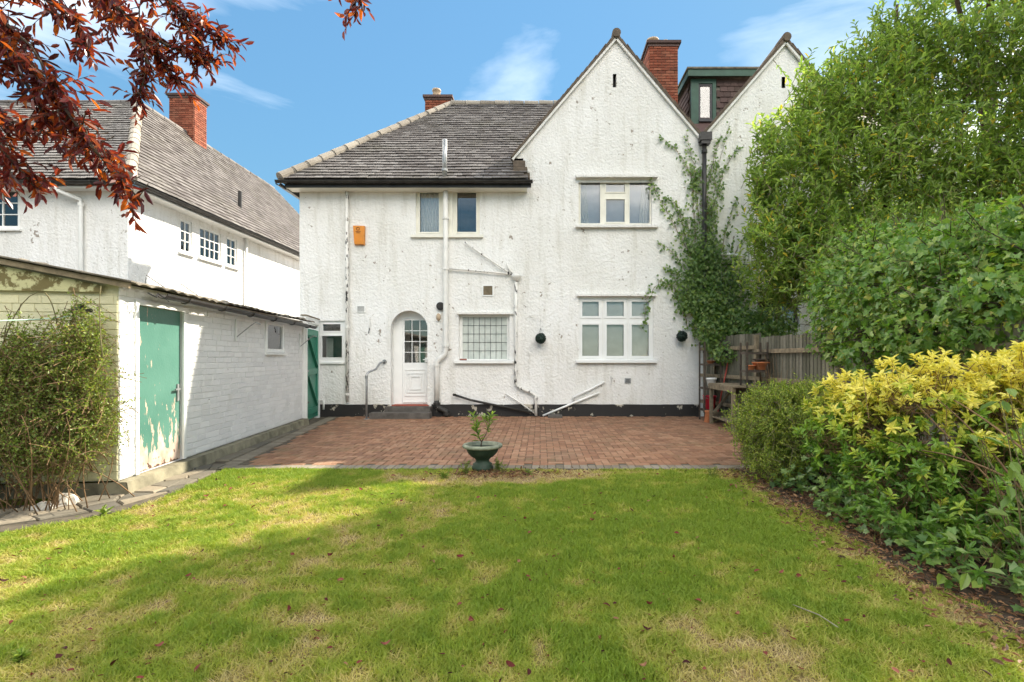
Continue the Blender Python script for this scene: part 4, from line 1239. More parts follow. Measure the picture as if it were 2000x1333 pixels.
# plinth kerb
m = MB(MS); n = 30
for k in range(n):
    a, b = -.03+(SL+.1)*k/n, -.03+(SL+.1)*(k+1)/n
    o0, o1 = [-.085-.02*float(vnoise(q*3, 1.1, 41)) for q in (a, b)]; h0, h1 = [ZP-.006-.012*float(vnoise(q*5, 7.7, 42)) for q in (a, b)]
    m.poly((a, o0-.02, 0), (b, o1-.02, 0), (b, o1, h1), (a, o0, h0)); m.poly((a, o0, h0), (b, o1, h1), (b, .05, h1+.004), (a, .05, h0+.004))
m.poly((-.03, -.11, 0), (-.03, -.09, ZP-.01), (-.03, 3.2, ZP-.01), (-.03, 3.2, 0))
m.build('plinth', M_concrete, shed)
# door
for a, b in ((dr_[0]-.05, dr_[0]), (dr_[1], dr_[1]+.05)):
    MB(MS).box(a, b, -.022, .05, ZP+.0, dr_[3]+.05).build('door_jamb', M_white, shed)
MB(MS).box(dr_[0]+.001, dr_[1]-.001, -.0215, .05, dr_[3]+.001, dr_[3]+.0495).build('door_head', M_white, shed)
sd_ = MB(MS).box(dr_[0]+.006, dr_[1]-.006, .022, .06, ZP+.012, dr_[3]-.004).build('door', M_sheddoor, shed)
hd = MB(MS); hd.box(1.02, 1.055, .008, .021, .86, 1.06); hd.beam((1.037, -.01, 1.0), (.94, -.01, 1.0), .016, .02); hd.build('handle', M_grey, sd_)
wn = window(shed, MS, sw_, [(sw_[0]+.07, sw_[1]-.07, sw_[2]+.06, sw_[3]-.05)], M_white, -.02, 'dark', 0, .6)
ledge(wn, 'sill', MS, sw_[0]-.03, sw_[1]+.03, sw_[2]-.04, sw_[2]-.001, .05, M_white)
MB(MS).box(sw_[1]-.22, sw_[1]-.09, .12, .15, sw_[2]+.08, sw_[3]-.06).build('curtain', M_blind, wn)
# corrugated cement roof
nx_, vs_, fs_ = 300, [], []
for e, (yy, zz) in enumerate(((-.19, SH+.035), (3.4, SH+.72))):
    for th in (0, .014):
        for k in range(nx_+1):
            s_ = -.14+(SL+.26)*k/nx_
            vs_.append((s_, yy+(.012*math.sin(s_*9) if e == 0 else 0), zz+.022*abs(math.sin(s_*math.pi/.22))+th+.006*math.sin(s_*3.1)))
q = nx_+1
for k in range(nx_):
    fs_ += [(k, k+1, 2*q+k+1, 2*q+k), (q+k, 3*q+k, 3*q+k+1, q+k+1), (k, q+k, q+k+1, k+1)]
fs_ += [(0, 2*q, 3*q, q), (nx_, q+nx_, 3*q+nx_, 2*q+nx_)]
sr = MB(MS).add(vs_, fs_).build('roof', M_sheet, shed)
for k in range(46):
    s_ = random.uniform(-.1, SL); d_ = random.uniform(-.12, 1.6); r_ = random.uniform(.03, .08)
    MB(MS).lathe((s_, d_, SH+.06+.19*(d_+.19)), [(r_, 0), (r_*.8, r_*.25), (r_*.3, r_*.42)], 7, lambda i, t: 1+.25*math.sin(3*t+k)).build('moss_clump', M_sheet, sr)
for s_ in (1.9, 2.7):
    MB(MS).tube([(s_, .9, SH+.24), (s_-.05, .85, SH+.42), (s_+.14, .7, SH+.26)], .008, 6).build('roof_hook', M_lead, sr)
MB(MS).beam((-.09, -.16, SH+.02), (-.09, 3.2, SH+.66), .03, .05).build('verge_board', M_wood, shed)
m = MB(MS); m.add([(-.045, .12, SH-.04), (-.045, .12, SH+.03), (-.045, 3.2, SH+.62), (-.045, 3.2, SH-.02)], [(0, 1, 2, 3)])
m.add([(-.02, .12, SH-.04), (-.02, 3.2, SH-.02), (-.045, 3.2, SH-.02), (-.045, .12, SH-.04)], [(0, 1, 2, 3)]); m.build('gable_board', M_fascia, shed)
a, b = MS @ Vector((.36, -.20, SH-.0)), MS @ Vector((SL+.1, -.20, SH-.035))
half_gutter(shed, a, b, .055, M_gutter, 'gutter', 6)
MB(MS).tube([(.2, -.15, SH-.01), (.26, -.20, SH-.05), (.33, -.17, SH-.0), (.38, -.23, SH-.06), (.47, -.2, SH-.07)], .008, 6).build('loose_cable', M_black, shed)
def arm(s_, z, l=.30):
    m = MB(MS); m.box(s_-.012, s_+.012, -.035, -.018, z-.26, z+.06); m.build('hook_plate', M_white, shed)
    MB(MS).tube([(s_+.01, -.03, z-.2), (s_+.05, -.22, z-.02), (s_+.06, -.27, z+.02), (s_+.09, -.33, z-.005)], .008, 6).build('hook_arm', M_grey, shed)
arm(2.42, 1.88); arm(5.1, 1.80)
for k in range(4):
    MB(MS).box(SL-.025, SL+.02, -.028, .1, ZP+.0, SH-.02).build('corner_board', M_white, shed) if k == 0 else None
lampo = thing('flood_lamp', 'round black lamp on the shed end wall above the bush', 'lamp', P(152, 606, 4.85))
c_ = P(152, 606, 4.85)
MB().tube([c_+Vector((-.02, .16, .01)), c_+Vector((0, .05, 0))], .022, 8).build('bracket', M_black, lampo)
MB(Matrix.Translation(c_) @ Matrix.Rotation(math.radians(-75), 4, 'X')).lathe((0, 0, 0), [(.02, -.06), (.035, -.03), (.05, .03), (.052, .05), (.042, .05), (.03, .02)], 16).build('shade', M_black, lampo, True)
tag(MB().tube([P(-60, 628, 4.4), P(0, 627, 4.45), P(80, 624, 4.7), P(150, 617, 4.84)], .006, 6).build('washing_line', M_cord), 'pale green washing line tied to the end of the shed', 'cord')

# gate between the shed and the house
gate = thing('gate', 'narrow green boarded gate between the shed and the house', 'gate', (-4.95, 11.2, 0))
GAx, GBx = Vector((-4.89, 10.62, 0)), Vector((-5.13, 11.80, 0))
gu = (GBx-GAx).normalized(); GL = (GBx-GAx).length
MG = Matrix(((gu.x, -gu.y, 0, GAx.x), (gu.y, gu.x, 0, GAx.y), (0, 0, 1, 0), (0, 0, 0, 1)))
nbd = 9
for k in range(nbd):
    MB(MG).box(.06+(GL-.12)*k/nbd+.003, .06+(GL-.12)*(k+1)/nbd-.003, .0, .022, .05, 2.0+.006*(k % 2)).build('board', M_teal, gate)
for z in (.16, 1.02, 1.86): MB(MG).box(.06, GL-.06, -.028, -.001, z, z+.12).build('rail', M_teal, gate)
for k in (0, 1): MB(MG).box(.06+k*(GL-.22), .16+k*(GL-.22), -.030, -.0015, .06, 1.99).build('stile', M_teal, gate)
for z0, z1 in ((.28, 1.02), (1.14, 1.86)): MB(MG).beam((GL-.18, -.02, z0+.03), (.18, -.02, z1-.03), .022, .07, (0, 1, 0)).build('brace', M_teal, gate)
MB(MG).box(-.03, .055, -.05, .06, 0, 2.12).build('post', M_white, gate); MB(MG).box(GL-.055, GL+.02, -.05, .06, 0, 2.12).build('post', M_white, gate)
MB(MG).box(-.03, GL+.02, -.04, .05, 2.121, 2.25).build('lintel', M_white, gate); MB(MG).box(-.05, GL+.02, -.05, .06, 2.251, 2.275).build('lintel_board', M_wood, gate)
for z in (.42, 1.75): MB(MG).box(.0, .2, -.045, -.031, z, z+.035).build('hinge', M_black, gate)
MB(MG).box(.1, .2, -.045, -.031, 1.08, 1.12).build('latch', M_grey, gate)
# ------------------------------------------------------------------ things on and by the house wall
ab = thing('alarm_box', 'orange burglar alarm box high on the white wall', 'alarm box', pp(703, 480, 0))
m = MB(MF)
x0, x1, z0, z1 = fx(692), fx(713.5), fz(480), fz(443)
fr = [(x0, -.085, z1), (x1, -.085, z1-.005), (x1-.012, -.085, z0+.02), (x0+.03, -.085, z0+.02)]
bk = [(x0-.008, -.004, z1+.006), (x1+.006, -.004, z1+.002), (x1-.002, -.004, z0), (x0+.02, -.004, z0)]
m.add(fr+bk, [(3, 2, 1, 0), (0, 1, 5, 4), (1, 2, 6, 5), (2, 3, 7, 6), (3, 0, 4, 7)]); ao = m.build('cover', M_orange, ab)
for k in range(6): MB(MF).box(x0+.04+.03*k, x0+.046+.03*k, -.089, -.086, z0+.04, z0+.18).build('rib', M_orange, ao)
cxl, czl = (x0+x1)/2-.012, z1-.07
MB(MF).tube([(cxl+.034*math.cos(t), -.0865, czl+.034*math.sin(t)) for t in [k*.3307 for k in range(20)]], .007, 6, False).build('ring_logo', M_print, ab)
for row, zz in enumerate((z1-.135, z1-.165)):
    xx = cxl-.055+.008*row
    while xx < cxl+.055-.008*row:
        wd = random.uniform(.007, .012); MB(MF).box(xx, xx+wd, -.0885, -.0862, zz-.008, zz+random.choice((.004, .008, .009))).build('printed_letter', M_print, ab); xx += wd+.003
lm = thing('wall_lamp', 'small oval bulkhead lamp beside the arched door', 'lamp', pp(857, 620, 0))
MB(MF @ Matrix.Translation((fx(857), -.02, fz(620))) @ Matrix.Rotation(math.radians(90), 4, 'X') @ Matrix.Diagonal((.75, 1.25, 1, 1))).lathe((0, 0, 0), [(.07, -.018), (.072, .02), (.06, .03), (.055, .05), (.035, .07), (.01, .078)], 18).build('shade', M_pot, lm, True)
MB(MF).box(fx(852), fx(862), -.03, -.001, fz(628), fz(612)).build('back_plate', M_white, lm)
hr = thing('handrail', 'grey galvanised handrail beside the back door steps', 'handrail', G(733, 822))
b0 = Vector((fx(733), D-.60, .02))
MB().tube([b0, b0+Vector((0, 0, .98)), b0+Vector((.03, .06, 1.04)), b0+Vector((.11, .30, 1.10)), b0+Vector((.16, .44, 1.24)), b0+Vector((.22, .575, 1.27))], .024, 10).build('rail', M_grey, hr, True)
MB().tube([b0+Vector((0, 0, .90)), b0+Vector((0, 0, .97))], .034, 10).build('clamp', M_grey, hr)
MB().tube([b0, b0+Vector((0, 0, .015))], .06, 12).build('foot_plate', M_grey, hr)
MB().tube([b0+Vector((.22, .575, 1.27)), b0+Vector((.22, .597, 1.27))], .05, 12).build('wall_flange', M_grey, hr)

def topiary(px, py, label, long):
    c = Vector((fx(px), D-.17, fz(py))); r = .122
    t = thing('topiary_ball', label, 'topiary ball', c-Vector((0, 0, r)), 'topiary balls hanging on the wall')
    ss = MB(); n = 12
    ss.lathe(c, [(r*.9*math.sin(math.pi*k/n)+.001, -r*.9*math.cos(math.pi*k/n)) for k in range(n+1)], 18); ss.build('core', M_topi, t, True)
    d = rdir(900); leaves('foliage', np.array(c)+d*r*.86, unit(d*.6+rdir(900)*.8), d, .03, .02, M_topi, t, SLIM)
    top = Vector((fx(px), D-.17, fz(py-20))) if long else Vector((fx(px), D-.1, fz(py-13)))
    for a in (-.05, .05, 0):
        MB().tube([c+Vector((a, 0, r*.8)), top], .003, 5).build('chain', M_bark, t)
    if long:
        MB().tube([Vector((fx(px)-.28, D-.01, fz(617))), Vector((fx(px)-.1, D-.1, fz(618))), Vector((fx(px), D-.17, fz(617))), top], .009, 6).build('bracket', M_pipe, t)
    else:
        MB().tube([Vector((fx(px), D-.002, fz(py-14))), top, c+Vector((0, 0, r))], .008, 6).build('bracket', M_pipe, t)
M_topi = leafmat('topiary_plastic', [(0, (.008, .022, .016)), (1, (.022, .05, .035))], (1, 1, 1), .1, .6)
topiary(1056, 662, 'dark green topiary ball hanging between the leaded window and large window', True)
topiary(1328, 658, 'dark green topiary ball hanging right of the large window beside ivy', False)

# ------------------------------------------------------------------ urn, sapling, weeds
UC = Vector((-.70, 6.22, .022))
urn = thing('urn_planter', 'dark green pedestal urn planter at the edge of the brick patio', 'planter', UC)
prof = [(.125, 0), (.13, .035), (.115, .05), (.118, .07), (.088, .085), (.078, .115), (.095, .13), (.10, .14), (.135, .16), (.175, .205), (.195, .245), (.20, .262)]
MB().lathe(UC, prof, 72, lambda i, t: 1+(.022*math.cos(18*t) if 8 <= i <= 9 else 0)).build('bowl', M_urn, urn, True)
MB().lathe(UC, [(.2, .258), (.232, .268), (.24, .285), (.232, .305), (.205, .308), (.19, .295), (.185, .24)], 96, lambda i, t: 1+(.02*math.cos(32*t) if 1 <= i <= 3 else 0)).build('rim', M_urnrim, urn, True)
MB().lathe(UC, [(.186, .255), (.1, .262), (.01, .265)], 20).build('soil', M_soil, urn, True)
sap = thing('sapling', 'leafy green sapling growing out of the urn', 'sapling', UC+Vector((0, 0, .26)))
st = UC+Vector((-.02, 0, .26)); tips = []
def stemline(pts, r): MB().tube(pts, [r*(1-.6*k/(len(pts)-1)) for k in range(len(pts))], 6).build('stem', M_bark, sap, True)
sp = lambda x, z, y=0: UC+Vector((x, y, z))
stemline([st, sp(-.012, .33), sp(-.05, .40), sp(-.075, .47), sp(-.07, .56, -.02)], .009)
stemline([sp(-.012, .33), sp(.04, .42), sp(.07, .50, .02), sp(.085, .60, .02)], .007)
stemline([sp(.06, .48, .01), sp(.045, .55, .03), sp(.02, .62, .03)], .004)
stemline([sp(-.06, .44), sp(-.10, .53, .02), sp(-.125, .64, .02)], .005)
stemline([sp(.085, .60, .02), sp(.12, .66, 0)], .003)
tp = [(-.07, .56, -.02), (-.125, .65, .02), (.09, .62, .02), (.12, .67, 0), (.02, .63, .03), (-.075, .48, 0), (-.09, .52, .02), (-.05, .41, .0), (.07, .51, .02)]
cs_, ds_, us_ = sprays(np.array([sp(a, b, c) for a, b, c in tp]), unit(np.array([(a*1.5, 0.05, .6) for a, b, c in tp])), 8, .85, .08, RNG, .2, .07)
leaves('foliage', cs_, ds_, us_, RNG.uniform(.06, .115, len(cs_)), RNG.uniform(.026, .042, len(cs_)), M_sapling, sap)
def weed(px, py, h, n, label, mat=M_weed, spread=.5, ll=.03, per=14):
    b = G(px, py); t = thing('weed', label, 'weed', b)
    tips = np.array([[b.x+RNG.normal()*h*spread*.5, b.y+RNG.normal()*h*spread*.3, h*RNG.uniform(.55, 1.05)] for _ in range(n)])
    base = np.array([b.x, b.y, 0]) + RNG.normal(size=(n, 3))*np.array([h*.12, h*.1, 0])
    twig_mesh('stem', base, tips, .003, M_stem, t)
    d = unit(tips-base); c, a, q = sprays(tips, d, per, .9, ll, RNG, .1, h*.75)
    leaves('foliage', c, a, q, RNG.uniform(.6, 1.3, len(c))*ll, RNG.uniform(.3, .5, len(c))*ll, mat, t)
weed(908, 930, .20, 9, 'tall feathery weed left of the urn')
weed(972, 924, .16, 11, 'leafy weed right of the urn', ll=.036)
weed(868, 936, .07, 5, 'low broad leaved weed on the lawn left of the urn', ll=.06, per=6)
weed(1033, 930, .07, 4, 'small weed at the patio edge just right of the urn', ll=.05, per=6)
weed(1390, 934, .12, 7, 'straggly weed at the right end of the patio edge', ll=.03)
weed(205, 1008, .07, 4, 'small green weed on the crazy paving near the rocks', ll=.06, per=6)
weed(40, 1298, .06, 7, 'bright green weed in the lawn at the bottom left', ll=.035)

# ------------------------------------------------------------------ rocks
def rock(px, py, sx, sy_, sz, label, seed):
    c = G(px, py); rng = np.random.default_rng(seed)
    m = MB(); n, k = 8, 14
    ph = rng.random(6)*6.28
    def rad(t, v): return 1+.16*math.sin(2*t+ph[0])+.1*math.sin(3*t+ph[1]+v*3)+.08*math.sin(5*t+ph[2]-v*4)+.05*math.sin(9*t+v*9)
    for i in range(n+1):
        a = math.pi*.5*i/n*1.0; 
        for j in range(k):
            t = 2*math.pi*j/k; r = rad(t, a)
            m.v.append((c.x+math.cos(a)*math.cos(t)*sx*r, c.y+math.cos(a)*math.sin(t)*sy_*r, c.z-.01+math.sin(a)**.8*sz*(1+.18*math.sin(t*2+ph[3])*math.cos(a))))
    for i in range(n):
        for j in range(k):
            m.f.append((i*k+j, i*k+(j+1) % k, (i+1)*k+(j+1) % k, (i+1)*k+j))
    o = m.build('rock', M_stone, None, False); tag(o, label, 'rock')
rock(85, 1000, .095, .07, .10, 'smaller pale rock, the left of two beside the path', 3)
rock(127, 990, .115, .085, .135, 'larger pale rock, the right of two beside the path', 5)

# ------------------------------------------------------------------ fence and the corner by the house
fence = thing('fence', 'weathered feather edge board fence on the right boundary', 'fence', (4.2, 9.5, 0))
runs = [((3.76, 11.86), (4.2, 9.9), 1.80), ((4.2, 9.9), (4.42, 6.4), 1.72), ((4.42, 6.4), (4.6, 2.0), 1.7)]
for (a, b, h) in runs:
    a, b = Vector((*a, 0)), Vector((*b, 0)); d = (b-a).normalized(); L = (b-a).length; nrm = Vector((d.y, -d.x, 0))
    nrm = nrm if nrm.x < 0 else -nrm
    k = 0; t = 0
    while t < L:
        c = a+d*(t+.055)
        hh = h+random.uniform(-.012, .012)
        o = bpy.data.objects.new('board', piece_mesh('board', M_fence)); COL.objects.link(o); o.parent = fence
        o.matrix_parent_inverse = WM[fence.name].inverted()
        o.matrix_basis = mat4(c+Vector((0, 0, .08+hh/2))-nrm*.012, d+nrm*.13, (random.uniform(-.006, .006), random.uniform(-.006, .006), 1), nrm-d*.13, (.118, hh-.06, .016))
        t += .1
    for z in (.38, .98, h-.22):
        MB().beam(a+nrm*.035+Vector((0, 0, z)), b+nrm*.035+Vector((0, 0, z)), .045, .075).build('rail', M_wood, fence)
    MB().box(b.x-.05, b.x+.05, b.y-.05, b.y+.05, 0, h+.02).build('post', M_wood, fence)

def rack(x0, x1, y0, y1, h, shelves, label):
    t = thing('shelf_rack', label, 'shelf rack', ((x0+x1)/2, (y0+y1)/2, 0.02))
    for x in (x0, x1):
        for y in (y0, y1):
            m = MB(); m.box(x-.018, x+.018, y-.003, y+.003, .02, h); m.box(x-.003 if x == x0 else x-.003, x+.003, y-.018, y+.018, .021, h-.001); m.build('upright', M_rustrack, t)
    for z in shelves:
        m = MB(); m.box(x0, x1, y0, y1, z, z+.012); m.box(x0, x1, y0-.004, y0+.004, z-.03, z-.001); m.box(x0-.004, x0+.004, y0, y1, z-.03, z-.001); m.build('shelf', M_rustrack, t)
    return t
rack(3.52, 3.86, 10.95, 11.3, 1.72, (.26, .73, 1.24), 'dark metal shelf rack in the corner against the house wall')
rack(3.76, 4.13, 9.3, 9.6, 1.66, (.35, 1.14, 1.47), 'dark metal shelf rack with terracotta bowls in front of the fence')
def bowl(c, r, h, mat, name, label, cat):
    c = Vector(c); o = MB().lathe(c, [(r*.6, 0), (r*.66, .01), (r*.95, h*.8), (r*1.04, h*.82), (r*1.04, h), (r*.93, h), (r*.88, h*.8), (r*.5, .03)], 22).build(name, mat, None, True)
    return tag(o, label, cat)
bowl((3.87, 9.40, 1.153), .085, .09, M_terracotta, 'terracotta_bowl', 'small terracotta bowl on the rack, the left one', 'pot')
bowl((4.06, 9.42, 1.153), .15, .15, M_terracotta, 'terracotta_bowl', 'large terracotta bowl on the rack beside the small one', 'pot')
bowl((4.06, 9.42, 1.306), .15, .05, M_step, 'plant_tray', 'dark grey tray lying on the large terracotta bowl', 'tray')
bowl((3.70, 11.1, 1.254), .09, .06, M_terracotta, 'terracotta_saucer', 'orange clay saucer on the corner rack top shelf', 'pot')
bowl((3.72, 11.12, .743), .11, .2, M_blind, 'plastic_tub', 'pale grey plastic tub on the corner rack middle shelf', 'tub')
bk_ = thing('bucket', 'red plastic bucket on the lowest shelf beside the house corner', 'bucket', (3.66, 11.05, .273))
MB().lathe((3.66, 11.05, .273), [(.10, 0), (.105, .005), (.135, .27), (.145, .275), (.145, .29), (.128, .29), (.1, .02)], 22).build('pail', M_bucket, bk_, True)
MB().tube([(3.66+.14*math.cos(t), 11.05-.02-.1*math.sin(t), .55-.05*math.sin(t)) for t in [math.pi*k/10 for k in range(11)]], .004, 6).build('handle', M_grey, bk_)
tag(MB().lathe((3.56, 10.8, .02), [(.10, 0), (.1, .01), (.075, .2), (.085, .21), (.08, .25), (.06, .25)], 18).build('upturned_flowerpot', M_terracotta, None, True), 'upturned terracotta flowerpot on the bricks under the bench', 'pot')
# potting bench
bn = thing('potting_bench', 'old weathered wooden potting bench beside the fence', 'bench', (3.8, 10.0, .02))
ZB = .86
for k in range(5): MB().box(3.50+k*.122, 3.50+k*.122+.118, 9.30, 10.62, ZB-.03, ZB+random.uniform(-.003, .003)).build('top_board', M_wood, bn)
for x in (3.53, 4.03):
    for y in (9.36, 10.56): MB().box(x-.03, x+.03, y-.03, y+.03, .02, ZB-.031).build('leg', M_wood, bn)
MB().box(3.485, 3.499, 9.29, 10.63, ZB-.11, ZB-.012).build('apron', M_wood, bn); MB().box(3.505, 4.1, 10.622, 10.638, ZB-.11, ZB-.032).build('apron', M_wood, bn)
MB().beam((3.56, 10.5, .25), (3.98, 10.5, .78), .03, .05).build('brace', M_wood, bn)
for k in range(4): MB().box(3.53+k*.14, 3.53+k*.14+.09, 9.33, 10.54, .16, .18).build('lower_slat', M_wood, bn)
br = thing('broom', 'red handled broom leaning against the fence behind the bench', 'broom', (3.75, 11.0, 0.02))
b0, b1 = Vector((3.72, 10.72, .25)), P(1428, 678, 10.9)
MB().tube([b0, b1], .014, 8).build('handle', M_pole, br)
MB().box(b0.x-.15, b0.x+.15, b0.y-.03, b0.y+.03, .16, .25).build('head', M_wood, br)
MB().box(b0.x-.14, b0.x+.14, b0.y-.04, b0.y+.04, .022, .159).build('bristles', M_bark, br)

# ------------------------------------------------------------------ trees, shrubs, ivy
def bez(a, b, c, n=6):
    a, b, c = Vector(a), Vector(b), Vector(c)
    return [(1-t)**2*a + 2*t*(1-t)*b + t*t*c for t in [k/n for k in range(n+1)]]
def limb(parent, name, pts, r0, r1, mat=M_bark, n=7):
    k = len(pts)-1
    return MB().tube(pts, [r0+(r1-r0)*i/k for i in range(k+1)], n).build(name, mat, parent, True)

def laurel(name, label, base, blobs, nspray, trunks, seed, leaf=.14, mat=None, per=12, twig=.42, up=.75, spread=.75, shell=.45):
    rng = np.random.default_rng(seed)
    t = thing(name, label, 'tree', base)
    tips, out = blob_points(blobs, nspray, shell, rng)
    ok = tips[:, 2] > .5; tips, out = tips[ok], out[ok]
    d = unit(out*.55 + np.array([0, 0, up]) +   .5*rng.normal(size=out.shape))
    c, a, u_ = sprays(tips, d, per, spread, leaf, rng, .12, twig)
    leaves('crown', c, a, u_, rng.uniform(.7, 1.15, len(c))*leaf, rng.uniform(.32, .42, len(c))*leaf, mat or M_laurel, t)
    twig_mesh('twig', tips-d*(twig+.12), tips-d*.03, .006, M_stem, t)
    for (p0, p1, p2, r) in trunks:
        limb(t, 'trunk', bez(p0, p1, p2, 8), r, r*.25)
    return t
lb = []
def LB(px, py, Y, rx, ry, rz):
    p = P(px, py, Y); lb.append((p.x, p.y, p.z, rx, ry, rz))
LB(1560, 330, 9.6, .95, .9, 1.5); LB(1530, 440, 9.4, .85, .8, .95); LB(1600, 180, 9.9, .75, .8, .95); LB(1500, 290, 9.7, .40, .6, .9)
LB(1680, 250, 9.6, 1.2, 1.1, 1.8); LB(1720, 110, 9.9, .95, .9, 1.05); LB(1660, 470, 9.2, 1.2, .9, 1.1)
LB(1770, 50, 10, .7, .8, .8); LB(1800, 280, 9.6, 1.0, 1.0, 1.3); LB(1850, 120, 9.9, .9, .9, 1.1)
LB(1940, 60, 9.7, .95, .9, 1.0); LB(1990, 230, 9.4, .7, .8, 1.1); LB(1800, 430, 9.0, 1.3, .8, .7); LB(1950, 420, 8.8, 1.0, .7, .6); LB(2090, 160, 9.4, 1.0, 1.0, 1.9)
LB(1890, 320, 9.5, .8, .7, .9); LB(1960, 320, 9.3, .7, .7, .8); LB(1520, 520, 9.6, .55, .6, .55); LB(2080, 400, 9.0, 1.0, .8, 1.0)
lb = [(a, b, c-.28, d, e, f) for a, b, c, d, e, f in lb]
laurel('laurel_tree', 'tall leafy laurel tree rising behind the boundary fence on the right', (6.4, 9.7, 0), lb, 4500,
       [((6.3, 9.7, 0), (6.1, 9.7, 3), (5.2, 9.8, 5.6), .09), ((6.4, 9.8, 0), (6.7, 9.9, 4), (6.9, 9.9, 8.2), .11), ((6.6, 9.6, 0), (7.6, 9.7, 3), (8.3, 9.8, 7.4), .09),
        ((6.2, 9.5, 0), (5.7, 9.4, 2), (4.7, 9.5, 4.2), .06), ((6.5, 9.9, 0), (6.2, 10, 4), (6.0, 10, 7.2), .07), ((6.8, 9.6, 0), (7.6, 9.5, 2.6), (8.6, 9.3, 5.2), .07)], 4)

laurel('tall_tree', 'tallest tree behind the laurel at the top right edge', (10.6, 12.0, 0),
       [(10.3, 11.6, 11.0, 2.2, 1.5, 1.5), (9.0, 11.6, 11.2, 1.1, 1.1, 1.2), (11.9, 11.6, 10.6, 1.5, 1.3, 1.4), (11.2, 10.8, 9.8, 1.0, .9, .9)], 1900,
       [((10.6, 12, 0), (10.5, 12, 5), (10.3, 11.7, 11.5), .2), ((10.5, 12, 6), (11.2, 11.8, 8), (12, 11.6, 10.5), .09), ((10.5, 12, 6.5), (9.8, 11.8, 9), (9, 11.6, 11.2), .09)], 77, leaf=.16, per=11, shell=.3)

# ivy covered hedge over the fence
hb = []
def HB(px, py, Y, rx, ry, rz):
    p = P(px, py, Y); hb.append((p.x, p.y, p.z, rx, ry, rz))
HB(1650, 560, 7.7, .55, .7, .75); HB(1640, 650, 7.4, .38, .5, .55); HB(1700, 510, 7.3, .6, .6, .6); HB(1760, 560, 6.6, .7, .7, .8); HB(1700, 650, 6.6, .5, .5, .6)
HB(1850, 520, 6.0, .65, .7, .65); HB(1860, 600, 5.7, .7, .6, .6); HB(1960, 500, 5.5, .6, .7, .6); HB(1970, 600, 5.1, .6, .6, .6); HB(2060, 560, 5.0, .7, .7, .9); HB(1760, 470, 7.0, .5, .5, .3); HB(1800, 660, 5.9, .5, .5, .5)
rng = np.random.default_rng(8)
hg = thing('ivy_hedge', 'dense flowering ivy hedge mounded over the fence, right of the patio', 'hedge', (4.7, 6.4, 0))
c, o_ = blob_points(hb, 12500, .66, rng)
c = c + o_*(.62*(vnoise(c[:, 0]*1.5+c[:, 2]*1.3, c[:, 1]*1.5+c[:, 2]*.9, 61, 3)-.55))[:, None]
leaves('foliage', c, unit(np.array([0, 0, -.55])+.55*rng.normal(size=c.shape)+o_*.35), unit(o_+np.array([-.1, -.2, .55])+.3*rng.normal(size=c.shape)), rng.uniform(.035, .135, len(c))*rng.uniform(.7, 1, len(c)), rng.uniform(.045, .115, len(c)), M_hedge, hg, IVY)
tp_, o2 = blob_points(hb, 420, 1.0, rng); d2 = unit(o2*.7+np.array([0, 0, .5])+.4*rng.normal(size=o2.shape)); tp_ = tp_+d2*.16
c, a, u_ = sprays(tp_, d2, 9, .95, .06, rng, .1, .28)
leaves('shoot_leaves', c, a, u_, rng.uniform(.03, .07, len(c)), rng.uniform(.022, .045, len(c)), M_hedge, hg)
twig_mesh('shoot', tp_-d2*.35, tp_, .004, M_stem, hg)
c, o_ = blob_points(hb, 330, .98, rng)
cc = np.repeat(c+o_*.05, 26, 0); dd = rdir(len(cc), rng)
leaves('flower_heads', cc+dd*.035+.02*rng.normal(size=cc.shape), dd, rdir(len(cc), rng), .018, .012, M_flower, hg, SLIM)
c, o_ = blob_points(hb, 300, .5, rng)
twig_mesh('branch', c-o_*.5, c+o_*.2, .009, M_bark, hg)
for k in range(7):
    p = Vector(hb[k+1][:3]); limb(hg, 'trunk', bez((4.75, p.y, 0), (4.8, p.y, 1), p, 5), .05, .02)

# ivy climbing on the wall round the black pipe
iv = thing('ivy', 'climbing ivy spreading over the white wall around the black pipe', 'ivy', (fx(1385), D-.1, 0))
rng = np.random.default_rng(19)
shoots = [[(1372, 560), (1345, 490), (1305, 420), (1280, 375), (1268, 352)], [(1358, 470), (1350, 340), (1320, 292), (1285, 266)], [(1366, 440), (1355, 330), (1338, 256)],
          [(1385, 470), (1398, 340), (1426, 232)], [(1390, 420), (1412, 335), (1445, 285)], [(1355, 560), (1320, 500), (1282, 470)], [(1345, 640), (1315, 560), (1290, 548), (1262, 585), (1256, 652)],
          [(1380, 520), (1382, 400), (1376, 300)], [(1362, 540), (1335, 450), (1322, 400), (1292, 385)], [(1400, 520), (1420, 440), (1440, 380)], [(1366, 500), (1340, 430), (1318, 408)], [(1410, 540), (1450, 470), (1470, 440)],
          [(1350, 600), (1318, 545), (1298, 520)], [(1352, 380), (1362, 350), (1366, 330)], [(1384, 360), (1395, 300), (1410, 262)]]
pc, pd = [], []
for sh in shoots:
    pts = [Vector((fx(a), D-.025, fz(b))) for a, b in sh]
    dense = []
    for i in range(len(pts)-1):
        for k in range(12): dense.append(pts[i].lerp(pts[i+1], k/12)+Vector((rng.normal()*.012, 0, rng.normal()*.012)))
    MB().tube(dense, [.009*(1-.7*i/len(dense)) for i in range(len(dense))], 5).build('stem', M_twig, iv, True)
    L = len(dense)
    for i, q in enumerate(dense):
        for k in range(int(rng.integers(1, 4)) + (3 if i < L*.4 else 0)):
            s_ = .03+.09*(1-i/L)
            pc.append((q.x+rng.normal()*s_, D-.03-abs(rng.normal())*.03*(2-i/L), q.z+rng.normal()*s_))
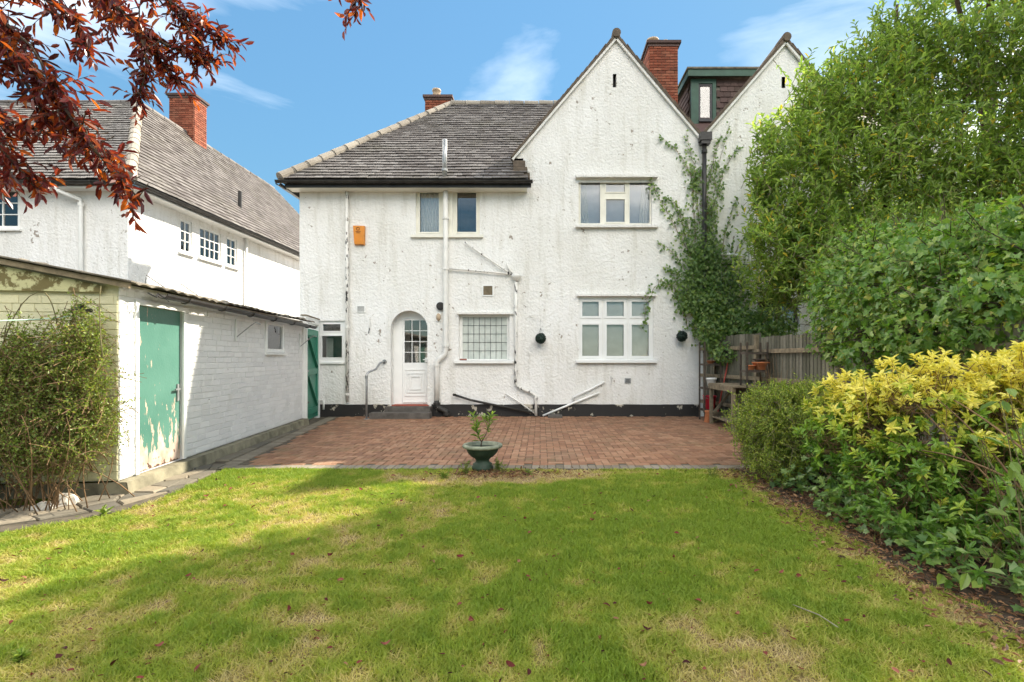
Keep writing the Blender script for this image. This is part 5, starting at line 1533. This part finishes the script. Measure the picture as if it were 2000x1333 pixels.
# dense mats
for (a, b, sa, sb, n_) in ((1370, 560, 36, 55, 1500), (1400, 620, 42, 40, 1300), (1350, 600, 20, 42, 700), (1430, 560, 30, 48, 700), (1385, 440, 13, 50, 170), (1375, 500, 24, 26, 600)):
    x = rng.normal(a, sa*.62, n_); y = rng.normal(b, sb*.62, n_)
    ok = (x > 1292) & (y < 705) & ~((x < 1349) & (y > 612))
    for xx, yy in zip(x[ok], y[ok]): pc.append((fx(xx), D-.04-abs(rng.normal())*.12, fz(yy)))
pc = np.array(pc); n_ = len(pc)
leaves('foliage', pc, unit(np.array([0, -.25, -.8])+.5*rng.normal(size=(n_, 3))*np.array([1, .5, 1])), unit(np.array([0, -1, .45])+.35*rng.normal(size=(n_, 3))), rng.uniform(.045, .085, n_), rng.uniform(.045, .08, n_), M_ivy, iv, IVY)
bb = []
for (a, b, Y, rx, ry, rz) in ((1400, 650, 11.3, .45, .35, .42), (1450, 640, 11.1, .45, .4, .45), (1480, 660, 10.7, .3, .4, .3), (1390, 600, 11.5, .4, .25, .4), (1425, 690, 10.9, .4, .35, .22), (1500, 630, 11.0, .34, .4, .38), (1470, 690, 10.6, .34, .3, .22), (1530, 640, 10.6, .26, .3, .26), (1392, 665, 11.3, .2, .2, .3)):
    p = P(a, b, Y); bb.append((p.x, p.y, p.z, rx, ry, rz))
c, o_ = blob_points(bb, 5000, .6, rng)
iv2 = thing('ivy_bush', 'bushy mature ivy bulging from the wall above the shelf rack', 'ivy', (fx(1420), 11.3, 0))
leaves('foliage', c, unit(np.array([0, -.2, -.7])+.55*rng.normal(size=c.shape)), unit(o_+np.array([0, -.3, .5])+.3*rng.normal(size=c.shape)), rng.uniform(.05, .09, len(c)), rng.uniform(.05, .08, len(c)), M_ivy, iv2, IVY)
c, o_ = blob_points(bb, 90, .98, rng); cc = np.repeat(c, 20, 0); dd = rdir(len(cc), rng)
leaves('flower_heads', cc+dd*.035, dd, rdir(len(cc), rng), .02, .013, M_flower, iv2, SLIM)
for a in (1385, 1410, 1440): limb(iv2, 'stem', bez((fx(a), D-.08, 0.02), (fx(a), D-.1, 1), P(a+10, 640, 11.4), 5), .02, .01, M_bark)

# yellow choisya
rng = np.random.default_rng(23)
cbl = [(3.3, 4.25, 1.12, .75, .5, .28), (4.1, 3.9, 1.28, .7, .5, .25), (4.7, 3.6, 1.2, .6, .5, .3), (2.85, 4.6, 1.02, .34, .3, .2), (3.35, 4.25, .78, .85, .6, .52), (2.80, 4.55, .72, .48, .45, .42), (4.0, 3.95, .92, .7, .55, .50), (2.85, 4.1, .38, .42, .4, .34), (3.4, 3.75, .45, .6, .4, .4), (2.8, 4.75, .85, .3, .3, .26), (4.4, 3.6, .9, .6, .5, .5), (3.15, 3.45, .28, .5, .3, .24), (2.72, 3.75, .2, .34, .34, .2), (2.8, 3.1, .16, .4, .4, .18), (3.2, 2.8, .3, .5, .4, .3), (3.0, 4.6, 1.02, .4, .3, .24), (3.7, 4.3, 1.18, .55, .35, .26)]
ch = thing('choisya_shrub', 'golden yellow topped choisya shrub in the right hand bed', 'shrub', (3.3, 4.2, 0))
tips, out = blob_points(cbl, 2300, .62, rng)
ok = (tips[:, 2] > .1) & (tips[:, 0] > 2.36); tips, out = tips[ok], out[ok]
d = unit(out*.7+np.array([-.1, -.15, .55])+.25*rng.normal(size=out.shape))
per = 10; c, a, u_ = sprays(tips, d, per, 1.15, .06, rng, .22, .045)
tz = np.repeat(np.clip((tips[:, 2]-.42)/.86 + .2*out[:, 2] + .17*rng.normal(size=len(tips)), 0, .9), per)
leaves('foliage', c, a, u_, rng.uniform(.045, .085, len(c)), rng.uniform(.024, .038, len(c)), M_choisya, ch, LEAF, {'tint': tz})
twig_mesh('twig', tips-d*.35+.06*rng.normal(size=tips.shape), tips, .0035, M_twig, ch)
for k in range(16):
    tp_ = Vector(tips[k*29 % len(tips)]); limb(ch, 'branch', bez((3.5+rng.normal()*.2, 4.1+rng.normal()*.15, .01), (3.6+rng.normal()*.2, 4.0, .5), tp_, 6), .014, .004, M_twig, 5)
for (a, b, c_, Y0, Y1) in (((1990, 1000), (1900, 900), (1790, 790), 3.5, 3.9), ((1995, 960), (1920, 850), (1830, 780), 3.45, 3.8), ((1960, 930), (1880, 890), (1800, 880), 3.4, 3.6), ((2000, 880), (1930, 820), (1860, 780), 3.4, 3.8)):
    limb(ch, 'branch', bez(P(*a, Y0), P(*b, (Y0+Y1)/2), P(*c_, Y1), 8), .009, .004, M_twig, 5)

# small leaved green shrub by the patio
rng = np.random.default_rng(31)
sbl = [(a, b, c+.07, d, e, f) for a, b, c, d, e, f in [(2.78, 6.05, .55, .55, .5, .46), (3.25, 5.9, .6, .5, .5, .48), (2.6, 5.9, .40, .36, .36, .36), (3.05, 5.6, .45, .5, .36, .42), (2.9, 6.2, .78, .4, .35, .26), (3.3, 6.2, .8, .35, .35, .26), (2.62, 5.55, .15, .36, .28, .18)]]
sh_ = thing('green_shrub', 'rounded small leaved green shrub at the right edge of the patio', 'shrub', (2.95, 5.95, 0))
tips, out = blob_points(sbl, 3300, .6, rng); ok = tips[:, 2] > .06; tips, out = tips[ok], out[ok]
d = unit(out*.6+np.array([0, 0, .5])+.45*rng.normal(size=out.shape)); c, a, u_ = sprays(tips, d, 13, .9, .03, rng, .0, .17)
leaves('foliage', c, a, u_, rng.uniform(.026, .052, len(c)), rng.uniform(.012, .019, len(c)), M_shrub, sh_, SLIM)
twig_mesh('twig', tips-d*.3, tips, .003, M_stem, sh_)
for k in range(12):
    limb(sh_, 'stem', bez((2.95+rng.normal()*.1, 5.95+rng.normal()*.1, .01), (2.95+rng.normal()*.15, 5.95, .35), Vector(tips[k*37]), 5), .012, .004, M_twig, 5)

# thorny bush in front of the shed end
rng = np.random.default_rng(37)
bbl = [(-4.72, 4.72, 1.05, .5, .26, .5), (-4.32, 4.78, 1.2, .30, .22, .52), (-5.1, 4.65, .9, .5, .28, .5), (-4.5, 4.66, .65, .5, .28, .4), (-5.3, 4.5, .6, .5, .3, .5), (-4.2, 4.8, .8, .28, .2, .35), (-4.34, 4.84, 1.58, .24, .16, .36), (-4.8, 4.75, 1.4, .34, .2, .3)]
bs = thing('thorny_bush', 'straggly bush with bare brown twigs in front of the shed end', 'bush', (-4.6, 4.7, 0))
tips, out = blob_points(bbl, 3800, .4, rng); d = unit(out*.5+.7*rng.normal(size=out.shape)+np.array([0, 0, .3]))
c, a, u_ = sprays(tips, d, 12, .95, .025, rng, 0, .2)
leaves('foliage', c, a, u_, rng.uniform(.018, .038, len(c)), rng.uniform(.012, .022, len(c)), M_bush, bs, SLIM)
twig_mesh('twig', tips-d*.28, tips, .0028, M_twig, bs)
for k in range(150):
    x0 = rng.uniform(-5.5, -4.1); z1 = rng.uniform(.15, .95)
    p0 = Vector((x0+rng.normal()*.1, 4.65+rng.normal()*.12, 0 if k % 3 else rng.uniform(.3, .9))); p2 = Vector((min(x0+rng.normal()*.3, -3.98), 4.6+rng.normal()*.16, z1))
    limb(bs, 'bare_twig', bez(p0, (p0+p2)/2+Vector((rng.normal()*.12, rng.normal()*.06, .22)), p2, 5), .0055, .002, M_twig, 4)
for a, b, c_ in (((0, 690), (40, 560), (88, 572)), ((88, 572), (105, 590), (112, 640)), ((8, 700), (5, 640), (22, 610)), ((200, 700), (190, 600), (197, 560))):
    limb(bs, 'shoot', bez(P(*a, 4.7), P(*b, 4.75), P(*c_, 4.8), 6), .006, .003, M_stem, 5)

# dead twiggy plant before the fence
dp = thing('dead_plant', 'bare dead twiggy plant standing in front of the fence', 'plant', (3.95, 8.6, 0))
for k in range(34):
    p0 = Vector((3.95+rng.normal()*.06, 8.6+rng.normal()*.05, 0.02)); p2 = Vector((3.95+rng.normal()*.16, 8.6+rng.normal()*.12, rng.uniform(.8, 1.48)))
    limb(dp, 'twig', bez(p0, (p0+p2)/2+Vector((rng.normal()*.05, 0, .1)), p2, 4), .005, .0015, M_twig, 4)

# big leaves in the lower right corner, and ground ivy
rng = np.random.default_rng(41)
hyd = thing('broad_leaved_plant', 'broad leaved green plant in the bottom right corner of the bed', 'plant', (2.95, 2.95, 0))
pts = [P(*q, Y) for q, Y in (((1905, 1120), 2.9), ((1950, 1090), 2.95), ((1985, 1130), 2.8), ((1860, 1130), 3.0), ((1930, 1060), 3.1), ((1990, 1040), 2.9), ((1975, 900), 3.0), ((1985, 960), 3.0), ((1930, 985), 3.1), ((1990, 830), 3.1), ((1955, 770), 3.2), ((1920, 850), 3.1))]
c = np.array([np.array(p)+rng.normal(size=3)*.03 for p in pts for _ in range(3)]); n_ = len(c)
leaves('foliage', c, unit(np.array([-.4, -.5, -.35])+.5*rng.normal(size=(n_, 3))), unit(np.array([-.2, -.5, 1])+.3*rng.normal(size=(n_, 3))), rng.uniform(.08, .13, n_), rng.uniform(.045, .065, n_), M_sapling, hyd)
twig_mesh('stem', np.repeat(np.array([[3.0, 3.0, 0]]), n_, 0)+rng.normal(size=(n_, 3))*np.array([.12, .1, 0]), c, .005, M_stem, hyd)
gi = thing('ground_ivy', 'dark ivy trailing over the soil below the choisya', 'ivy', (2.9, 3.8, 0))
n_ = 2600; c = np.stack([rng.uniform(2.38, 4.0, n_), rng.uniform(2.4, 5.4, n_), np.abs(rng.normal(size=n_))*.12+.03], 1); c = c[(vnoise(c[:, 0]*2.5, c[:, 1]*2.5, 77) > .38)]
n_ = len(c); leaves('foliage', c, unit(rng.normal(size=(n_, 3))*np.array([1, 1, .4])), unit(np.array([-.2, -.4, 1])+.3*rng.normal(size=(n_, 3))), rng.uniform(.04, .08, n_), rng.uniform(.04, .075, n_), M_ivy, gi, IVY)

# ------------------------------------------------------------------ purple plum overhanging from the left
rng = np.random.default_rng(53)
pt = thing('plum_tree', 'purple leaved plum tree with branches hanging in from the left', 'tree', (-3.7, 1.3, 0))
limb(pt, 'trunk', [(-3.7, 1.3, 0), (-3.68, 1.32, 1), (-3.6, 1.4, 2.0), (-3.45, 1.5, 2.9), (-3.3, 1.6, 3.8)], .13, .06, M_bark, 10)
main = [[(-330, -60, 2.4), (-120, 20, 2.3), (0, 75, 2.2), (110, 190, 2.15), (180, 285, 2.1), (235, 350, 2.05), (275, 392, 2.05)],
        [(-250, -250, 2.5), (0, -160, 2.5), (150, -60, 2.5), (270, 60, 2.45), (350, 165, 2.4)], [(0, -160, 2.5), (200, -60, 2.5), (330, 0, 2.5), (410, 62, 2.5), (448, 84, 2.5)],
        [(-220, 120, 2.2), (-40, 230, 2.15), (30, 320, 2.1), (78, 378, 2.1)], [(-200, -20, 2.0), (-20, 20, 2.0), (60, 90, 2.0), (110, 170, 2.0)], [(-60, -120, 2.1), (60, -20, 2.1), (150, 40, 2.1), (175, 110, 2.1)],
        [(100, -120, 2.3), (190, -20, 2.3), (270, 50, 2.3), (290, 130, 2.3), (270, 190, 2.3)], [(-120, 30, 2.2), (20, 110, 2.2), (90, 230, 2.2), (150, 260, 2.2), (240, 320, 2.2)], [(-100, 200, 2.3), (0, 230, 2.25), (90, 260, 2.25)],
        [(330, 0, 2.5), (370, 60, 2.5), (400, 120, 2.5)], [(270, 60, 2.45), (330, 90, 2.45), (420, 125, 2.45)], [(-150, 250, 2.2), (-20, 330, 2.2), (20, 355, 2.2)],
        [(500, -230, 2.5), (640, -110, 2.45), (700, -30, 2.4), (708, 22, 2.4)], [(640, -110, 2.45), (690, -40, 2.42), (696, 34, 2.42)]]
T0 = Vector((-3.42, 1.52, 3.0)); tips, dirs = [], []
for i, b in enumerate(main):
    pts = [P(*q) for q in b]
    if i in (0, 1, 3, 4, 12): limb(pt, 'limb', bez(T0, (T0+pts[0])/2+Vector((0, 0, .25)), pts[0], 5), .03, .010, M_bark)
    limb(pt, 'branch', pts, .010, .003, M_bark, 6)
    for k in range(len(pts)-1):
        L = (pts[k+1]-pts[k]).length; d = (pts[k+1]-pts[k]).normalized()
        for _ in range(max(2, int(L*(56 if i < 12 else 12)))):
            t = rng.random(); q = pts[k].lerp(pts[k+1], t)
            dd = (d*.6+Vector(rng.normal(size=3))*.55+Vector((0, 0, -.25))).normalized(); l = rng.uniform(.05, .15)
            tips.append(q+dd*l); dirs.append(dd)
    tips.append(pts[-1]); dirs.append((pts[-1]-pts[-2]).normalized())
tips = np.array(tips); dirs = np.array(dirs)
twig_mesh('twig', tips-dirs*.16, tips, .0022, M_bark, pt)
c, a, u_ = sprays(tips, dirs, 8, .75, .06, rng, .35, .13)
leaves('crown', c, a, u_, rng.uniform(.032, .070, len(c)), rng.uniform(.012, .025, len(c)), M_plum, pt)
pb = [(-3.3, 1.2, 4.4, 1.3, 1.1, .9), (-2.6, .6, 4.1, 1.0, .9, .7), (-4.2, .8, 4.0, 1.0, 1.0, .8)]
tips, out = blob_points(pb, 420, .4, rng); d = unit(out+.5*rng.normal(size=out.shape)); c, a, u_ = sprays(tips, d, 9, .8, .06, rng, .2, .2)
leaves('upper_crown', c, a, u_, .075, .03, M_plum, pt); twig_mesh('twig', tips-d*.6, tips, .006, M_bark, pt)
for p in pb: limb(pt, 'limb', bez((-3.35, 1.58, 3.6), (-3.3, 1.3, 4), p[:3], 5), .04, .015)

# ------------------------------------------------------------------ fallen leaves
fm = []
for k in range(6):
    n_ = 7; L, W = rng.uniform(.040, .062), rng.uniform(.011, .017); cur = rng.uniform(-.25, .5); m = MB()
    for i in range(n_):
        t = i/(n_-1); w_ = W*math.sin(math.pi*min(1, t*.93+.07))**.8+.0004; x = (t-.5)*L; z = .008+cur*.04*(t-.5)**2*4
        m.v += [(x, -w_, z+.35*w_), (x, 0, z), (x, w_, z+.35*w_)]
    for i in range(n_-1):
        m.f += [(3*i, 3*i+3, 3*i+4, 3*i+1), (3*i+1, 3*i+4, 3*i+5, 3*i+2)]
    me = bpy.data.meshes.new('fallen_leaf'); me.from_pydata(m.v, [], m.f); me.materials.append(M_litter); me.update(); fm.append(me)
cnt = 0
while cnt < 190:
    y = 1.95+4.1*rng.random()**1.7; x = rng.uniform(-3.6, 2.2)
    if abs(x*F/y+55) > 1010 or x < lawn_left(y)+.1: continue
    o = bpy.data.objects.new('fallen_leaf', fm[cnt % 6]); COL.objects.link(o)
    o.location = (x, y, .026+.008*rng.random()); o.rotation_euler = (rng.normal()*.35, rng.normal()*.3, rng.uniform(0, 6.28)); s_ = rng.uniform(.5, 1.1); o.scale = (s_, s_, s_)
    tag(o, 'dark red fallen leaf lying on the grass of the lawn', 'leaf', 'fallen red leaves on the lawn'); cnt += 1
n_ = 1900; y = rng.uniform(1.9, 6.1, n_); x = rng.uniform(-3.9, 2.3, n_); ok = x > lawn_left(y)+.05; x, y = x[ok], y[ok]; n_ = len(x)
lv = leaves('leaf_bits', np.stack([x, y, .014+.018*rng.random(n_)], 1), unit(rng.normal(size=(n_, 3))*np.array([1, 1, .25])), unit(np.array([0, 0, 1])+.4*rng.normal(size=(n_, 3))), rng.uniform(.010, .028, n_), rng.uniform(.006, .012, n_), M_litter)
stuff(lv, 'small scraps of fallen leaves scattered over the lawn', 'leaf litter')
n_ = 2600; y = rng.uniform(2.0, 6.2, n_); x = 2.36+.20*rng.normal(size=n_)+.25*rng.random(n_)
n2 = 430; x = np.concatenate([x, -.45+.35*rng.normal(size=n2)]); y = np.concatenate([y, 5.98+.12*rng.normal(size=n2)]); ok = (y < 6.24); x, y = x[ok], y[ok]; n_ = len(x)
lv = leaves('leaf_litter', np.stack([x, y, .022+.02*rng.random(n_)], 1), unit(rng.normal(size=(n_, 3))*np.array([1, 1, .3])), unit(np.array([0, 0, 1])+.5*rng.normal(size=(n_, 3))), rng.uniform(.025, .06, n_), rng.uniform(.012, .026, n_), M_litter2)
stuff(lv, 'brown leaf litter along the edge of the planting bed', 'leaf litter')
tag(MB().tube([G(1548, 1192)+Vector((0, 0, .03)), G(1600, 1215)+Vector((0, 0, .036)), G(1638, 1238)+Vector((0, 0, .03))], .0028, 5).build('dry_stalk', M_ridge), 'pale dry stalk lying on the right of the lawn', 'stalk')
